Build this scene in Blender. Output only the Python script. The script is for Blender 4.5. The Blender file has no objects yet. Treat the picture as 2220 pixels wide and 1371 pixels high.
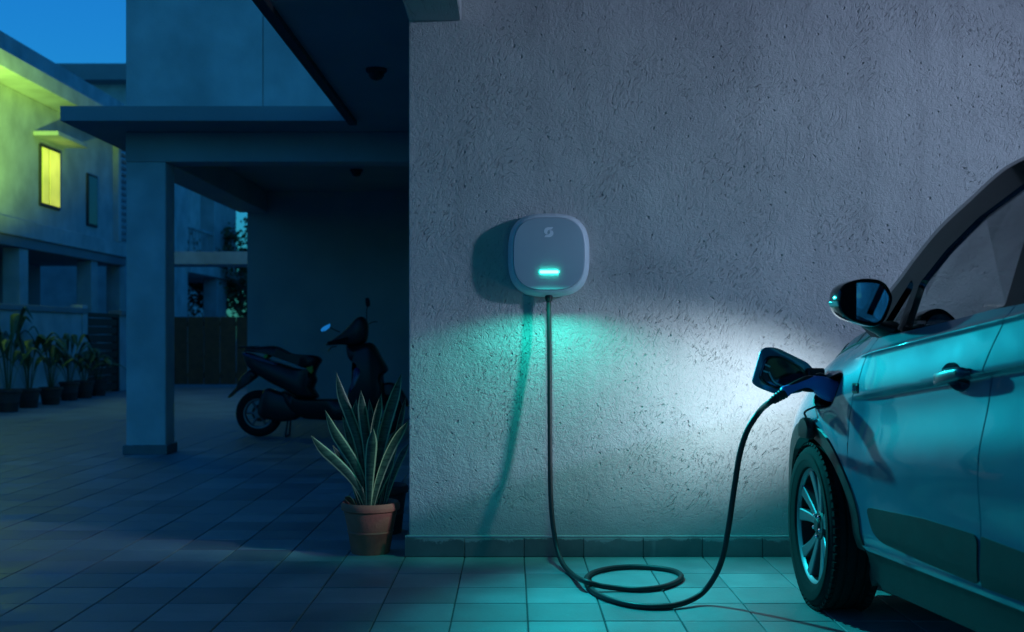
import bpy, bmesh, math, random
from mathutils import Vector, Matrix
R = math.radians
rnd = random.Random(7)
S = bpy.context.scene
COL = S.collection

# ------------------------------------------------------------------ camera
FPX, CXP, CYP, CAMH = 2505.0, 1110.0, 726.0, 1.12       # focal length / horizon measured from the floor joints
cd = bpy.data.cameras.new('camera'); cam = bpy.data.objects.new('camera', cd); COL.objects.link(cam)
cam.location = (0, 0, CAMH); cam.rotation_euler = (R(90), 0, 0)
cd.sensor_width = 36.0; cd.lens = 36.0 * FPX / 2220.0; cd.shift_y = (CYP - 685.5) / 2220.0
cd.clip_start = 0.05; cd.clip_end = 500
cd.dof.use_dof = True; cd.dof.focus_distance = 5.3; cd.dof.aperture_fstop = 2.8
S.camera = cam

# ------------------------------------------------------------------ world: dusk sky
W = bpy.data.worlds.new('World'); S.world = W; W.use_nodes = True
wn = W.node_tree.nodes; wl = W.node_tree.links
sky = wn.new('ShaderNodeTexSky'); sky.sky_type = 'NISHITA'; sky.sun_disc = False
sky.sun_elevation = R(8.5); sky.sun_rotation = R(150); sky.altitude = 0; sky.air_density = 1.5; sky.dust_density = 0.3; sky.ozone_density = 4.0
tint = wn.new('ShaderNodeMix'); tint.data_type = 'RGBA'; tint.blend_type = 'MULTIPLY'; tint.inputs[0].default_value = 1.0
tint.inputs[7].default_value = (0.045, 0.46, 1.0, 1)
wl.new(sky.outputs[0], tint.inputs[6])
bgn = wn['Background']; wl.new(tint.outputs[2], bgn.inputs[0]); bgn.inputs[1].default_value = 0.165

S.view_settings.view_transform = 'Standard'; S.view_settings.look = 'None'
S.view_settings.exposure = 0.0; S.view_settings.gamma = 1.0
S.render.engine = 'CYCLES'
cy = S.cycles
cy.use_denoising = True; cy.max_bounces = 8; cy.diffuse_bounces = 3; cy.glossy_bounces = 4
cy.transmission_bounces = 6; cy.transparent_max_bounces = 12; cy.sample_clamp_indirect = 4.0; cy.sample_clamp_direct = 0
cy.caustics_reflective = False; cy.caustics_refractive = False

def aim(o, target):
    d = Vector(target) - o.location
    o.rotation_euler = d.to_track_quat('-Z', 'Y').to_euler()

def lamp(name, kind, loc, power, color, target=None, parent=None, **kw):
    l = bpy.data.lights.new(name, kind); l.energy = power; l.color = color
    for k, v in kw.items(): setattr(l, k, v)
    o = bpy.data.objects.new(name, l); COL.objects.link(o); o.location = loc
    if target: aim(o, target)
    if parent:
        o.parent = parent; o.matrix_parent_inverse = parent.matrix_world.inverted()
    return o

# porch lamp high on the right, outside the frame: gives the charger its long shadow to the left
KEY = (5.4, 3.05, 2.93)
lamp('porch_lamp_light', 'SPOT', KEY, 700, (0.50, 0.65, 1.0), (0.40, 5.84, 1.35), spot_size=R(62), spot_blend=1.0, shadow_soft_size=0.17)
# added lime spot to tint the neighbour's facade, unseen left of the frame
lamp('lime_fill_light', 'SPOT', (-6.6, 14.0, 2.4), 4300, (0.40, 0.85, 0.10), (-8.8, 18.2, 4.7), spot_size=R(50), spot_blend=1.0, shadow_soft_size=0.15)

# ------------------------------------------------------------------ helpers
def at(px, py, Y):
    return Vector(((px - CXP) / FPX * Y, Y, CAMH - (py - CYP) / FPX * Y))
def floor_at(px, py):
    Y = FPX * CAMH / (py - CYP); return Vector(((px - CXP) / FPX * Y, Y, 0))

def tag(o, label=None, cat=None, group=None, kind=None):
    if label: o['label'] = label
    if cat: o['category'] = cat
    if group: o['group'] = group
    if kind: o['kind'] = kind
    return o
def empty(name, loc=(0, 0, 0), rz=0.0):
    o = bpy.data.objects.new(name, None); COL.objects.link(o); o.location = loc; o.rotation_euler.z = rz
    o.empty_display_size = 0.1
    return o
def link(name, me, mat=None, parent=None, loc=None):
    o = bpy.data.objects.new(name, me); COL.objects.link(o)
    if mat is not None and not me.materials: me.materials.append(mat)
    if parent: o.parent = parent
    if loc is not None: o.location = loc
    return o
def bm_obj(name, bm, mat, parent=None, smooth=None, loc=None):
    bmesh.ops.recalc_face_normals(bm, faces=bm.faces)
    me = bpy.data.meshes.new(name); bm.to_mesh(me); bm.free()
    if smooth is not None:
        for p in me.polygons: p.use_smooth = True
        me.set_sharp_from_angle(angle=R(smooth))
    return link(name, me, mat, parent, loc)

def b_box(bm, x0, x1, y0, y1, z0, z1, bev=0.0, seg=1):
    M = Matrix.Translation(((x0 + x1) / 2, (y0 + y1) / 2, (z0 + z1) / 2)) @ Matrix.Diagonal((x1 - x0, y1 - y0, z1 - z0, 1))
    r = bmesh.ops.create_cube(bm, size=1.0, matrix=M)
    if bev > 0:
        es = list({e for v in r['verts'] for e in v.link_edges})
        bmesh.ops.bevel(bm, geom=es, offset=bev, segments=seg, affect='EDGES', profile=0.6)
def box(name, mat, parent, x0, x1, y0, y1, z0, z1, bev=0.0, seg=1):
    bm = bmesh.new(); b_box(bm, min(x0, x1), max(x0, x1), min(y0, y1), max(y0, y1), min(z0, z1), max(z0, z1), bev, seg)
    return bm_obj(name, bm, mat, parent, 35 if bev else None)

def b_lathe(bm, prof, n=32, M=Matrix.Identity(4)):
    """prof: list of (r, z) revolved about local z"""
    rings = []
    for r, z in prof:
        if r < 1e-6: rings.append([bm.verts.new(M @ Vector((0, 0, z)))])
        else: rings.append([bm.verts.new(M @ Vector((r * math.cos(2 * math.pi * i / n), r * math.sin(2 * math.pi * i / n), z))) for i in range(n)])
    for a, b in zip(rings, rings[1:]):
        for i in range(n):
            j = (i + 1) % n
            if len(a) == 1 and len(b) == 1: continue
            if len(a) == 1: bm.faces.new((a[0], b[i], b[j]))
            elif len(b) == 1: bm.faces.new((a[i], b[0], a[j]))
            else: bm.faces.new((a[i], b[i], b[j], a[j]))
def spline(pts, n=8):
    """Catmull-Rom through pts"""
    P = [Vector(p) for p in pts]; P = [2 * P[0] - P[1]] + P + [2 * P[-1] - P[-2]]
    out = []
    for i in range(1, len(P) - 2):
        for k in range(n):
            t = k / n; a, b, c, d = P[i - 1], P[i], P[i + 1], P[i + 2]
            out.append(0.5 * ((2 * b) + (c - a) * t + (2 * a - 5 * b + 4 * c - d) * t * t + (3 * b - a - 3 * c + d) * t ** 3))
    out.append(P[-2]); return out
def b_tube(bm, pts, rad, n=10, caps=True):
    """rad: number or list"""
    P = [Vector(p) for p in pts]; rads = rad if isinstance(rad, (list, tuple)) else [rad] * len(P)
    prev = None; rings = []
    for i, p in enumerate(P):
        d = (P[min(i + 1, len(P) - 1)] - P[max(i - 1, 0)]).normalized()
        if prev is None:
            u = d.cross(Vector((0, 0, 1)))
            if u.length < 1e-3: u = d.cross(Vector((0, 1, 0)))
            u.normalize()
        else:
            u = prev - d * prev.dot(d); u.normalize()
        prev = u; v = d.cross(u)
        rings.append([bm.verts.new(p + (u * math.cos(2 * math.pi * k / n) + v * math.sin(2 * math.pi * k / n)) * rads[i]) for k in range(n)])
    for a, b in zip(rings, rings[1:]):
        for k in range(n): bm.faces.new((a[k], a[(k + 1) % n], b[(k + 1) % n], b[k]))
    if caps:
        bm.faces.new(rings[0][::-1]); bm.faces.new(rings[-1])
def tube(name, mat, parent, pts, rad, n=10):
    bm = bmesh.new(); b_tube(bm, pts, rad, n); return bm_obj(name, bm, mat, parent, 50)
def b_slab(bm, poly, fn, layers):
    """poly: 2-D outline; layers: list of (depth, scale about centroid, shrink) ; fn(u, v, depth) -> Vector"""
    n = len(poly); cu = sum(p[0] for p in poly) / n; cv = sum(p[1] for p in poly) / n
    rings = []
    for d, s in layers:
        rings.append([bm.verts.new(fn(cu + (p[0] - cu) * s, cv + (p[1] - cv) * s, d)) for p in poly])
    for a, b in zip(rings, rings[1:]):
        for i in range(n):
            j = (i + 1) % n; bm.faces.new((a[i], a[j], b[j], b[i]))
    f0 = bm.faces.new(rings[0][::-1]); f1 = bm.faces.new(rings[-1])
    bmesh.ops.triangulate(bm, faces=[f0, f1])
def smooth_poly(poly, n=4):
    P = [Vector((p[0], p[1], 0)) for p in poly]; m = len(P); out = []
    for i in range(m):
        a, b, c, d = P[i - 1], P[i], P[(i + 1) % m], P[(i + 2) % m]
        for k in range(n):
            t = k / n
            q = 0.5 * ((2 * b) + (c - a) * t + (2 * a - 5 * b + 4 * c - d) * t * t + (3 * b - a - 3 * c + d) * t ** 3)
            out.append((q.x, q.y))
    return out
def round_poly(poly, r, n=5):
    """round the corners of a polygon with radius r"""
    out = []; m = len(poly)
    for i in range(m):
        a, b, c = Vector(poly[i - 1]), Vector(poly[i]), Vector(poly[(i + 1) % m])
        u = (a - b); v = (c - b); k = min(r, u.length * .45, v.length * .45); p0 = b + u.normalized() * k; p1 = b + v.normalized() * k
        for j in range(n + 1):
            t = j / n; q = p0 * (1 - t) ** 2 + b * 2 * t * (1 - t) + p1 * t * t; out.append((q.x, q.y))
    return out
def sstep(a, b, x):
    t = max(0.0, min(1.0, (x - a) / (b - a))); return t * t * (3 - 2 * t)

# ------------------------------------------------------------------ materials
def new_mat(name):
    m = bpy.data.materials.new(name); m.use_nodes = True
    nt = m.node_tree; return m, nt.nodes, nt.links, nt.nodes['Principled BSDF']
def N(nodes, t, **kw):
    n = nodes.new(t)
    for k, v in kw.items():
        if k == 'ins':
            for a, b in v.items(): n.inputs[a].default_value = b
        else: setattr(n, k, v)
    return n
def ramp(nodes, links, src, stops):
    r = nodes.new('ShaderNodeValToRGB'); e = r.color_ramp.elements
    while len(e) > 1: e.remove(e[-1])
    for i, (p, c) in enumerate(stops):
        c = (c, c, c, 1) if not isinstance(c, tuple) else (c + (1,) if len(c) == 3 else c)
        if i == 0: e[0].position = p; e[0].color = c
        else: el = e.new(p); el.color = c
    links.new(src, r.inputs[0]); return r.outputs[0]
def math_n(nodes, links, op, a, b=None, c=None):
    n = nodes.new('ShaderNodeMath'); n.operation = op
    for i, x in enumerate((a, b, c)):
        if x is None: continue
        if isinstance(x, (int, float)): n.inputs[i].default_value = x
        else: links.new(x, n.inputs[i])
    return n.outputs[0]
def simple(name, col, rough=0.5, metal=0.0, coat=0.0, var=0.12, vscale=6.0, bump=0.0, bscale=80.0, spec=0.5, rvar=0.1):
    m, n, l, p = new_mat(name)
    tc = N(n, 'ShaderNodeTexCoord')
    nz = N(n, 'ShaderNodeTexNoise', ins={'Scale': vscale, 'Detail': 5.0}); l.new(tc.outputs['Object'], nz.inputs['Vector'])
    lo = tuple(c * (1 - var) for c in col); hi = tuple(min(1, c * (1 + var)) for c in col)
    l.new(ramp(n, l, nz.outputs[0], [(0.3, lo), (0.7, hi)]), p.inputs['Base Color'])
    l.new(ramp(n, l, nz.outputs[0], [(0.3, max(0.0, rough - rvar * rough)), (0.7, min(1, rough + rvar * rough))]), p.inputs['Roughness'])
    p.inputs['Metallic'].default_value = metal; p.inputs['Coat Weight'].default_value = coat; p.inputs['Coat Roughness'].default_value = 0.04
    p.inputs['Specular IOR Level'].default_value = spec
    if bump > 0:
        nb = N(n, 'ShaderNodeTexNoise', ins={'Scale': bscale, 'Detail': 4.0}); l.new(tc.outputs['Object'], nb.inputs['Vector'])
        b = N(n, 'ShaderNodeBump', ins={'Strength': bump, 'Distance': 0.01}); l.new(nb.outputs[0], b.inputs['Height']); l.new(b.outputs[0], p.inputs['Normal'])
    return m
def emit(name, col, strength):
    m, n, l, p = new_mat(name)
    p.inputs['Base Color'].default_value = (*col, 1); p.inputs['Emission Color'].default_value = (*col, 1); p.inputs['Emission Strength'].default_value = strength
    return m

def plaster_material():
    m, n, l, p = new_mat('rough_plaster')
    tc = N(n, 'ShaderNodeTexCoord')
    def noise(vec, scale, detail=3.0, rough=0.5, dist=0.0):
        z = N(n, 'ShaderNodeTexNoise', ins={'Scale': scale, 'Detail': detail, 'Roughness': rough, 'Distortion': dist}); l.new(vec, z.inputs['Vector']); return z
    # warp so that the trowel strokes swirl
    w = noise(tc.outputs['Object'], 2.6, 2.0)
    ws = N(n, 'ShaderNodeVectorMath', operation='SCALE'); ws.inputs['Scale'].default_value = 0.20; l.new(w.outputs['Color'], ws.inputs[0])
    wa = N(n, 'ShaderNodeVectorMath', operation='ADD'); l.new(tc.outputs['Object'], wa.inputs[0]); l.new(ws.outputs[0], wa.inputs[1])
    def strokes(ang, sx, sz, lo, hi, dist=0.2):
        mp = N(n, 'ShaderNodeMapping'); mp.inputs['Rotation'].default_value = (0, R(ang), 0); l.new(wa.outputs[0], mp.inputs[0])
        m2 = N(n, 'ShaderNodeMapping'); m2.inputs['Scale'].default_value = (sx, 1.0, sz); l.new(mp.outputs[0], m2.inputs[0])
        z = noise(m2.outputs[0], 1.0, 2.5, 0.55, dist)
        return ramp(n, l, z.outputs[0], [(lo, 0.0), (hi, 1.0)])
    g1 = strokes(-38, 120, 27, 0.575, 0.71)
    g2 = strokes(-8, 108, 25, 0.59, 0.73)
    g3 = strokes(34, 118, 33, 0.585, 0.72)
    mk1 = ramp(n, l, noise(tc.outputs['Object'], 3.1, 2.0).outputs[0], [(0.42, 0.0), (0.58, 1.0)])
    mk2 = ramp(n, l, noise(wa.outputs[0], 2.2, 2.0).outputs[0], [(0.40, 0.0), (0.6, 1.0)])
    inv = math_n(n, l, 'SUBTRACT', 1.0, mk2)
    a = math_n(n, l, 'MULTIPLY', g1, mk1); b = math_n(n, l, 'MULTIPLY', g2, mk2); c = math_n(n, l, 'MULTIPLY', g3, inv)
    gouge = math_n(n, l, 'ADD', math_n(n, l, 'ADD', a, math_n(n, l, 'MULTIPLY', b, 0.8)), math_n(n, l, 'MULTIPLY', c, 0.55))
    patch = ramp(n, l, noise(tc.outputs['Object'], 4.4, 3.0, 0.6).outputs[0], [(0.38, 0.32), (0.56, 1.25)])
    gouge = math_n(n, l, 'MULTIPLY', gouge, patch)
    # pits
    vo = N(n, 'ShaderNodeTexVoronoi', ins={'Scale': 26.0}); l.new(wa.outputs[0], vo.inputs['Vector'])
    pit = ramp(n, l, vo.outputs['Distance'], [(0.06, 1.0), (0.20, 0.0)])
    sel = N(n, 'ShaderNodeSeparateColor'); l.new(vo.outputs['Color'], sel.inputs[0])
    pit = math_n(n, l, 'MULTIPLY', pit, ramp(n, l, sel.outputs[0], [(0.72, 0.0), (0.80, 1.0)]))
    # smooth band along the bottom, and grain
    sp = N(n, 'ShaderNodeSeparateXYZ'); l.new(tc.outputs['Object'], sp.inputs[0])
    lowz = math_n(n, l, 'ADD', sp.outputs['Z'], math_n(n, l, 'MULTIPLY', noise(tc.outputs['Object'], 5.0).outputs[0], 0.12))
    low = ramp(n, l, lowz, [(0.20, 0.15), (0.30, 1.0)])
    grain = noise(tc.outputs['Object'], 130.0, 3.0, 0.6)
    lump = noise(wa.outputs[0], 22.0, 4.0, 0.6)
    h = math_n(n, l, 'MULTIPLY', math_n(n, l, 'ADD', gouge, math_n(n, l, 'MULTIPLY', pit, 1.2)), -1.0)
    h = math_n(n, l, 'ADD', math_n(n, l, 'MULTIPLY', h, 1.2), math_n(n, l, 'MULTIPLY', lump.outputs[0], 1.2))
    h = math_n(n, l, 'MULTIPLY', h, low)
    h = math_n(n, l, 'ADD', h, math_n(n, l, 'ADD', math_n(n, l, 'MULTIPLY', grain.outputs[0], 0.62), math_n(n, l, 'MULTIPLY', noise(tc.outputs['Object'], 62.0, 5.0, 0.7, 0.3).outputs[0], 0.95)))
    bp = N(n, 'ShaderNodeBump', ins={'Strength': 1.0, 'Distance': 0.0058}); l.new(h, bp.inputs['Height']); l.new(bp.outputs[0], p.inputs['Normal'])
    big = noise(tc.outputs['Object'], 1.7, 6.0, 0.6)
    base = ramp(n, l, big.outputs[0], [(0.30, (0.47, 0.465, 0.47)), (0.70, (0.60, 0.59, 0.585))])
    # rain streaks and splashed dirt above the skirting
    ms = N(n, 'ShaderNodeMapping'); ms.inputs['Scale'].default_value = (7.0, 1.0, 0.55); l.new(tc.outputs['Object'], ms.inputs[0])
    st = ramp(n, l, noise(ms.outputs[0], 1.0, 6.0, 0.65).outputs[0], [(0.50, 0.0), (0.72, 1.0)])
    dz = math_n(n, l, 'MULTIPLY_ADD', noise(tc.outputs['Object'], 9.0, 6.0, 0.7).outputs[0], 0.42, sp.outputs['Z'])
    dirt = ramp(n, l, dz, [(0.28, 1.0), (0.46, 0.0)])
    sx = N(n, 'ShaderNodeMix', data_type='RGBA'); sx.inputs[7].default_value = (0.33, 0.33, 0.335, 1); l.new(base, sx.inputs[6])
    l.new(math_n(n, l, 'MAXIMUM', math_n(n, l, 'MULTIPLY', st, 0.38), math_n(n, l, 'MULTIPLY', dirt, 0.45)), sx.inputs[0]); base = sx.outputs[2]
    mx = N(n, 'ShaderNodeMix', data_type='RGBA'); mx.inputs[7].default_value = (0.26, 0.26, 0.28, 1)
    l.new(math_n(n, l, 'MULTIPLY', math_n(n, l, 'ADD', gouge, pit), 0.22), mx.inputs[0]); l.new(base, mx.inputs[6])
    l.new(mx.outputs[2], p.inputs['Base Color']); p.inputs['Roughness'].default_value = 0.88; p.inputs['Specular IOR Level'].default_value = 0.25
    return m
def tile_material(name, c0, c1, rough=0.5):
    m, n, l, p = new_mat(name)
    tc = N(n, 'ShaderNodeTexCoord'); oi = N(n, 'ShaderNodeObjectInfo'); geo = N(n, 'ShaderNodeNewGeometry')
    nz = N(n, 'ShaderNodeTexNoise', ins={'Scale': 3.2, 'Detail': 7.0, 'Roughness': 0.62}); l.new(geo.outputs['Position'], nz.inputs['Vector'])
    base = ramp(n, l, nz.outputs[0], [(0.32, c0), (0.68, c1)])
    hv = N(n, 'ShaderNodeHueSaturation'); l.new(base, hv.inputs['Color'])
    l.new(math_n(n, l, 'MULTIPLY_ADD', oi.outputs['Random'], 0.46, 0.76), hv.inputs['Value'])
    # scuffs with a shape of their own
    s = N(n, 'ShaderNodeTexNoise', ins={'Scale': 1.0, 'Detail': 3.0, 'Distortion': 0.6}); mp = N(n, 'ShaderNodeMapping'); mp.inputs['Scale'].default_value = (9, 30, 1); mp.inputs['Rotation'].default_value = (0, 0, 0.2)
    l.new(geo.outputs['Position'], mp.inputs[0]); l.new(mp.outputs[0], s.inputs['Vector'])
    mx = N(n, 'ShaderNodeMix', data_type='RGBA'); mx.inputs[7].default_value = (0.42, 0.42, 0.42, 1)
    l.new(math_n(n, l, 'MULTIPLY', ramp(n, l, s.outputs[0], [(0.68, 0.0), (0.78, 1.0)]), 0.35), mx.inputs[0]); l.new(hv.outputs[0], mx.inputs[6]); l.new(mx.outputs[2], p.inputs['Base Color'])
    l.new(ramp(n, l, nz.outputs[0], [(0.3, rough - 0.12), (0.7, rough + 0.14)]), p.inputs['Roughness'])
    nb = N(n, 'ShaderNodeTexNoise', ins={'Scale': 60.0, 'Detail': 4.0}); l.new(geo.outputs['Position'], nb.inputs['Vector'])
    b = N(n, 'ShaderNodeBump', ins={'Strength': 0.35, 'Distance': 0.003}); l.new(nb.outputs[0], b.inputs['Height']); l.new(b.outputs[0], p.inputs['Normal'])
    return m
def leaf_material(name, c0, c1, margin, banded=True):
    m, n, l, p = new_mat(name)
    uv = N(n, 'ShaderNodeUVMap'); sp = N(n, 'ShaderNodeSeparateXYZ'); l.new(uv.outputs[0], sp.inputs[0])
    d = math_n(n, l, 'ABSOLUTE', math_n(n, l, 'SUBTRACT', sp.outputs[0], 0.5))
    tc = N(n, 'ShaderNodeTexCoord')
    mp = N(n, 'ShaderNodeMapping'); mp.inputs['Scale'].default_value = (14, 14, 95 if banded else 14); l.new(tc.outputs['Object'], mp.inputs[0])
    nz = N(n, 'ShaderNodeTexNoise', ins={'Scale': 1.0, 'Detail': 4.0, 'Distortion': 0.8}); l.new(mp.outputs[0], nz.inputs['Vector'])
    base = ramp(n, l, nz.outputs[0], [(0.38, c0), (0.62, c1)])
    mx = N(n, 'ShaderNodeMix', data_type='RGBA'); mx.inputs[7].default_value = (*margin, 1); l.new(base, mx.inputs[6])
    l.new(ramp(n, l, d, [(0.35, 0.0), (0.40, 1.0)]), mx.inputs[0])
    l.new(mx.outputs[2], p.inputs['Base Color']); p.inputs['Roughness'].default_value = 0.42
    return m
def glass_material(name, tint, refl=1.0):
    m, n, l, p = new_mat(name); n.remove(p); out = n['Material Output']
    tr = N(n, 'ShaderNodeBsdfTransparent'); tr.inputs[0].default_value = (*tint, 1)
    gl = N(n, 'ShaderNodeBsdfGlossy'); gl.inputs['Roughness'].default_value = 0.02; gl.inputs[0].default_value = (refl, refl, refl, 1)
    fr = N(n, 'ShaderNodeFresnel'); fr.inputs[0].default_value = 1.5
    ms = N(n, 'ShaderNodeMixShader'); l.new(fr.outputs[0], ms.inputs[0]); l.new(tr.outputs[0], ms.inputs[1]); l.new(gl.outputs[0], ms.inputs[2]); l.new(ms.outputs[0], out.inputs[0])
    return m
def paint_material(name, col):
    m, n, l, p = new_mat(name)
    p.inputs['Base Color'].default_value = (*col, 1); p.inputs['Metallic'].default_value = 0.25; p.inputs['Roughness'].default_value = 0.4
    p.inputs['Coat Weight'].default_value = 1.0; p.inputs['Coat Roughness'].default_value = 0.02; p.inputs['Coat IOR'].default_value = 1.7
    tc = N(n, 'ShaderNodeTexCoord'); nz = N(n, 'ShaderNodeTexNoise', ins={'Scale': 900.0, 'Detail': 1.0}); l.new(tc.outputs['Object'], nz.inputs['Vector'])
    b = N(n, 'ShaderNodeBump', ins={'Strength': 0.05, 'Distance': 0.0006}); l.new(nz.outputs[0], b.inputs['Height']); l.new(b.outputs[0], p.inputs['Normal'])
    d = N(n, 'ShaderNodeTexNoise', ins={'Scale': 7.0, 'Detail': 6.0}); l.new(tc.outputs['Object'], d.inputs['Vector'])
    l.new(ramp(n, l, d.outputs[0], [(0.35, 0.42), (0.7, 0.52)]), p.inputs['Roughness'])
    return m

M = {}
M['plaster'] = plaster_material()
M['tile'] = tile_material('floor_tile_cement', (0.20, 0.215, 0.225), (0.33, 0.34, 0.35), 0.5)
M['skirt'] = tile_material('skirting_slate', (0.115, 0.118, 0.122), (0.20, 0.203, 0.205), 0.5)
M['grout'] = simple('grout', (0.10, 0.10, 0.105), 0.9, var=0.3, vscale=12)
M['ledge'] = simple('ledge_paint', (0.52, 0.52, 0.52), 0.8, var=0.15, vscale=14, bump=0.4, bscale=60)
M['concrete'] = simple('yard_concrete', (0.30, 0.31, 0.32), 0.8, var=0.22, vscale=1.3, bump=0.3, bscale=40)
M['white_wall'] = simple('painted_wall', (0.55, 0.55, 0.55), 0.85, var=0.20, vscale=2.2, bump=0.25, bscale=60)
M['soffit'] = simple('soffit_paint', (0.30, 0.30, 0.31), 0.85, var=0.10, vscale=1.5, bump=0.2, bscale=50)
M['shaded_wall'] = simple('shaded_wall_paint', (0.36, 0.37, 0.38), 0.85, var=0.16, vscale=1.1, bump=0.25, bscale=60)  # wall paint darkened: the carport's inner shade is put into the colour
M['dark_trim'] = simple('dark_trim', (0.03, 0.03, 0.035), 0.6)
M['col_side'] = M['white_wall']
M['wood'] = simple('brown_boards', (0.085, 0.050, 0.032), 0.65, var=0.35, vscale=9, bump=0.3, bscale=50)
M['terracotta'] = simple('terracotta', (0.50, 0.135, 0.085), 0.75, var=0.18, vscale=9, bump=0.25, bscale=70)
M['dark_pot'] = simple('dark_pot', (0.12, 0.055, 0.045), 0.75, var=0.2, vscale=9)
M['soil'] = simple('soil', (0.04, 0.03, 0.024), 0.95, bump=0.8, bscale=60)
M['snake'] = leaf_material('snake_leaf', (0.022, 0.050, 0.034), (0.07, 0.125, 0.08), (0.56, 0.53, 0.30))
M['leaf'] = leaf_material('broad_leaf', (0.035, 0.075, 0.025), (0.06, 0.12, 0.04), (0.06, 0.12, 0.04), False)
M['dark_leaf'] = leaf_material('dark_leaf', (0.02, 0.045, 0.018), (0.045, 0.085, 0.03), (0.04, 0.075, 0.03), False)
M['tree_leaf'] = simple('tree_leaf', (0.05, 0.10, 0.035), 0.55, var=0.5, vscale=3)
M['bark'] = simple('bark', (0.09, 0.07, 0.055), 0.9, bump=0.6, bscale=30)
M['charger'] = simple('charger_shell', (0.68, 0.74, 0.80), 0.38, var=0.03, spec=0.5)
M['charger_face'] = simple('charger_face', (0.46, 0.52, 0.60), 0.40, metal=0.2, var=0.03)
M['logo'] = simple('logo_silver', (0.85, 0.86, 0.95), 0.35, var=0.02)
M['led'] = emit('led_teal', (0.025, 1.0, 0.66), 28.0)
M['rubber'] = simple('black_rubber', (0.022, 0.023, 0.025), 0.5, var=0.2, vscale=20)
M['plastic'] = simple('black_plastic', (0.018, 0.019, 0.021), 0.42, var=0.15, vscale=15)
M['cladding'] = simple('grey_cladding', (0.016, 0.018, 0.020), 0.5, var=0.15, vscale=15, bump=0.15, bscale=300)
M['gloss_black'] = simple('gloss_black', (0.008, 0.009, 0.011), 0.10, coat=0.6, var=0.05)
M['blue_grip'] = simple('blue_grip', (0.16, 0.28, 0.80), 0.42, var=0.06)
M['paint'] = paint_material('car_paint', (0.035, 0.17, 0.26))
M['handle'] = simple('handle_paint', (0.03, 0.075, 0.12), 0.3, metal=0.3, coat=0.8, var=0.05)
M['tyre'] = simple('tyre_rubber', (0.018, 0.019, 0.020), 0.9, var=0.25, vscale=18, spec=0.2)
M['alloy'] = simple('alloy', (0.20, 0.22, 0.25), 0.45, metal=0.7, var=0.06)
M['chrome'] = simple('chrome', (0.70, 0.72, 0.75), 0.14, metal=1.0, var=0.03)
M['mirror'] = simple('mirror_glass', (0.42, 0.44, 0.5), 0.02, metal=1.0, var=0.0, rvar=0.0)
M['glass'] = glass_material('window_glass', (0.62, 0.68, 0.70))
M['house_glass'] = simple('dark_pane', (0.02, 0.024, 0.03), 0.12, var=0.1)
M['lens'] = simple('clear_lens', (0.55, 0.60, 0.60), 0.15, var=0.1, vscale=60)
M['lit_pane'] = emit('lit_pane', (0.85, 0.90, 0.10), 1.1)
def curtain(m):
    n = m.node_tree.nodes; l = m.node_tree.links; p = n['Principled BSDF']; tc = N(n, 'ShaderNodeTexCoord')
    wv = N(n, 'ShaderNodeTexWave', ins={'Scale': 3.2, 'Distortion': 1.5, 'Detail': 2.0}); wv.bands_direction = 'Y'; l.new(tc.outputs['Object'], wv.inputs['Vector'])
    nz = N(n, 'ShaderNodeTexNoise', ins={'Scale': 2.0}); l.new(tc.outputs['Object'], nz.inputs['Vector'])
    v = math_n(n, l, 'MULTIPLY', ramp(n, l, wv.outputs[0], [(0, .55), (1, 1.0)]), ramp(n, l, nz.outputs[0], [(.3, .5), (.7, 1.1)]))
    l.new(math_n(n, l, 'MULTIPLY', v, 1.0), p.inputs['Emission Strength'])
curtain(M['lit_pane'])
M['headlight'] = emit('headlight_glow', (0.85, 0.95, 1.0), 6.0)
M['lamp_glow'] = emit('lamp_glow', (0.85, 0.90, 1.0), 4.0)
M['scooter_blue'] = simple('scooter_blue', (0.012, 0.022, 0.12), 0.25, coat=0.5, var=0.05)
M['scooter_black'] = simple('scooter_black', (0.010, 0.011, 0.014), 0.4, var=0.1)
M['decal_green'] = simple('decal_green', (0.10, 0.42, 0.06), 0.5)
M['decal_yellow'] = simple('decal_yellow', (0.40, 0.34, 0.03), 0.5)
M['seat_cloth'] = simple('seat_cloth', (0.03, 0.03, 0.034), 0.9)

# ------------------------------------------------------------------ skirting material: paint that ran down over the slate
def skirt_paint():
    m = M['skirt']; n = m.node_tree.nodes; l = m.node_tree.links; p = n['Principled BSDF']
    old = p.inputs['Base Color'].links[0].from_socket
    geo = N(n, 'ShaderNodeNewGeometry'); sp = N(n, 'ShaderNodeSeparateXYZ'); l.new(geo.outputs['Position'], sp.inputs[0])
    nz = N(n, 'ShaderNodeTexNoise', ins={'Scale': 7.0, 'Detail': 6.0, 'Roughness': 0.65}); l.new(geo.outputs['Position'], nz.inputs['Vector'])
    e = math_n(n, l, 'MULTIPLY_ADD', nz.outputs[0], 0.13, sp.outputs['Z'])
    mask = ramp(n, l, e, [(0.150, 0.0), (0.156, 1.0)])
    mx = N(n, 'ShaderNodeMix', data_type='RGBA'); mx.inputs[7].default_value = (0.42, 0.425, 0.43, 1)
    l.new(math_n(n, l, 'MULTIPLY', mask, 0.75), mx.inputs[0]); l.new(old, mx.inputs[6]); l.new(mx.outputs[2], p.inputs['Base Color'])
skirt_paint()

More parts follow.
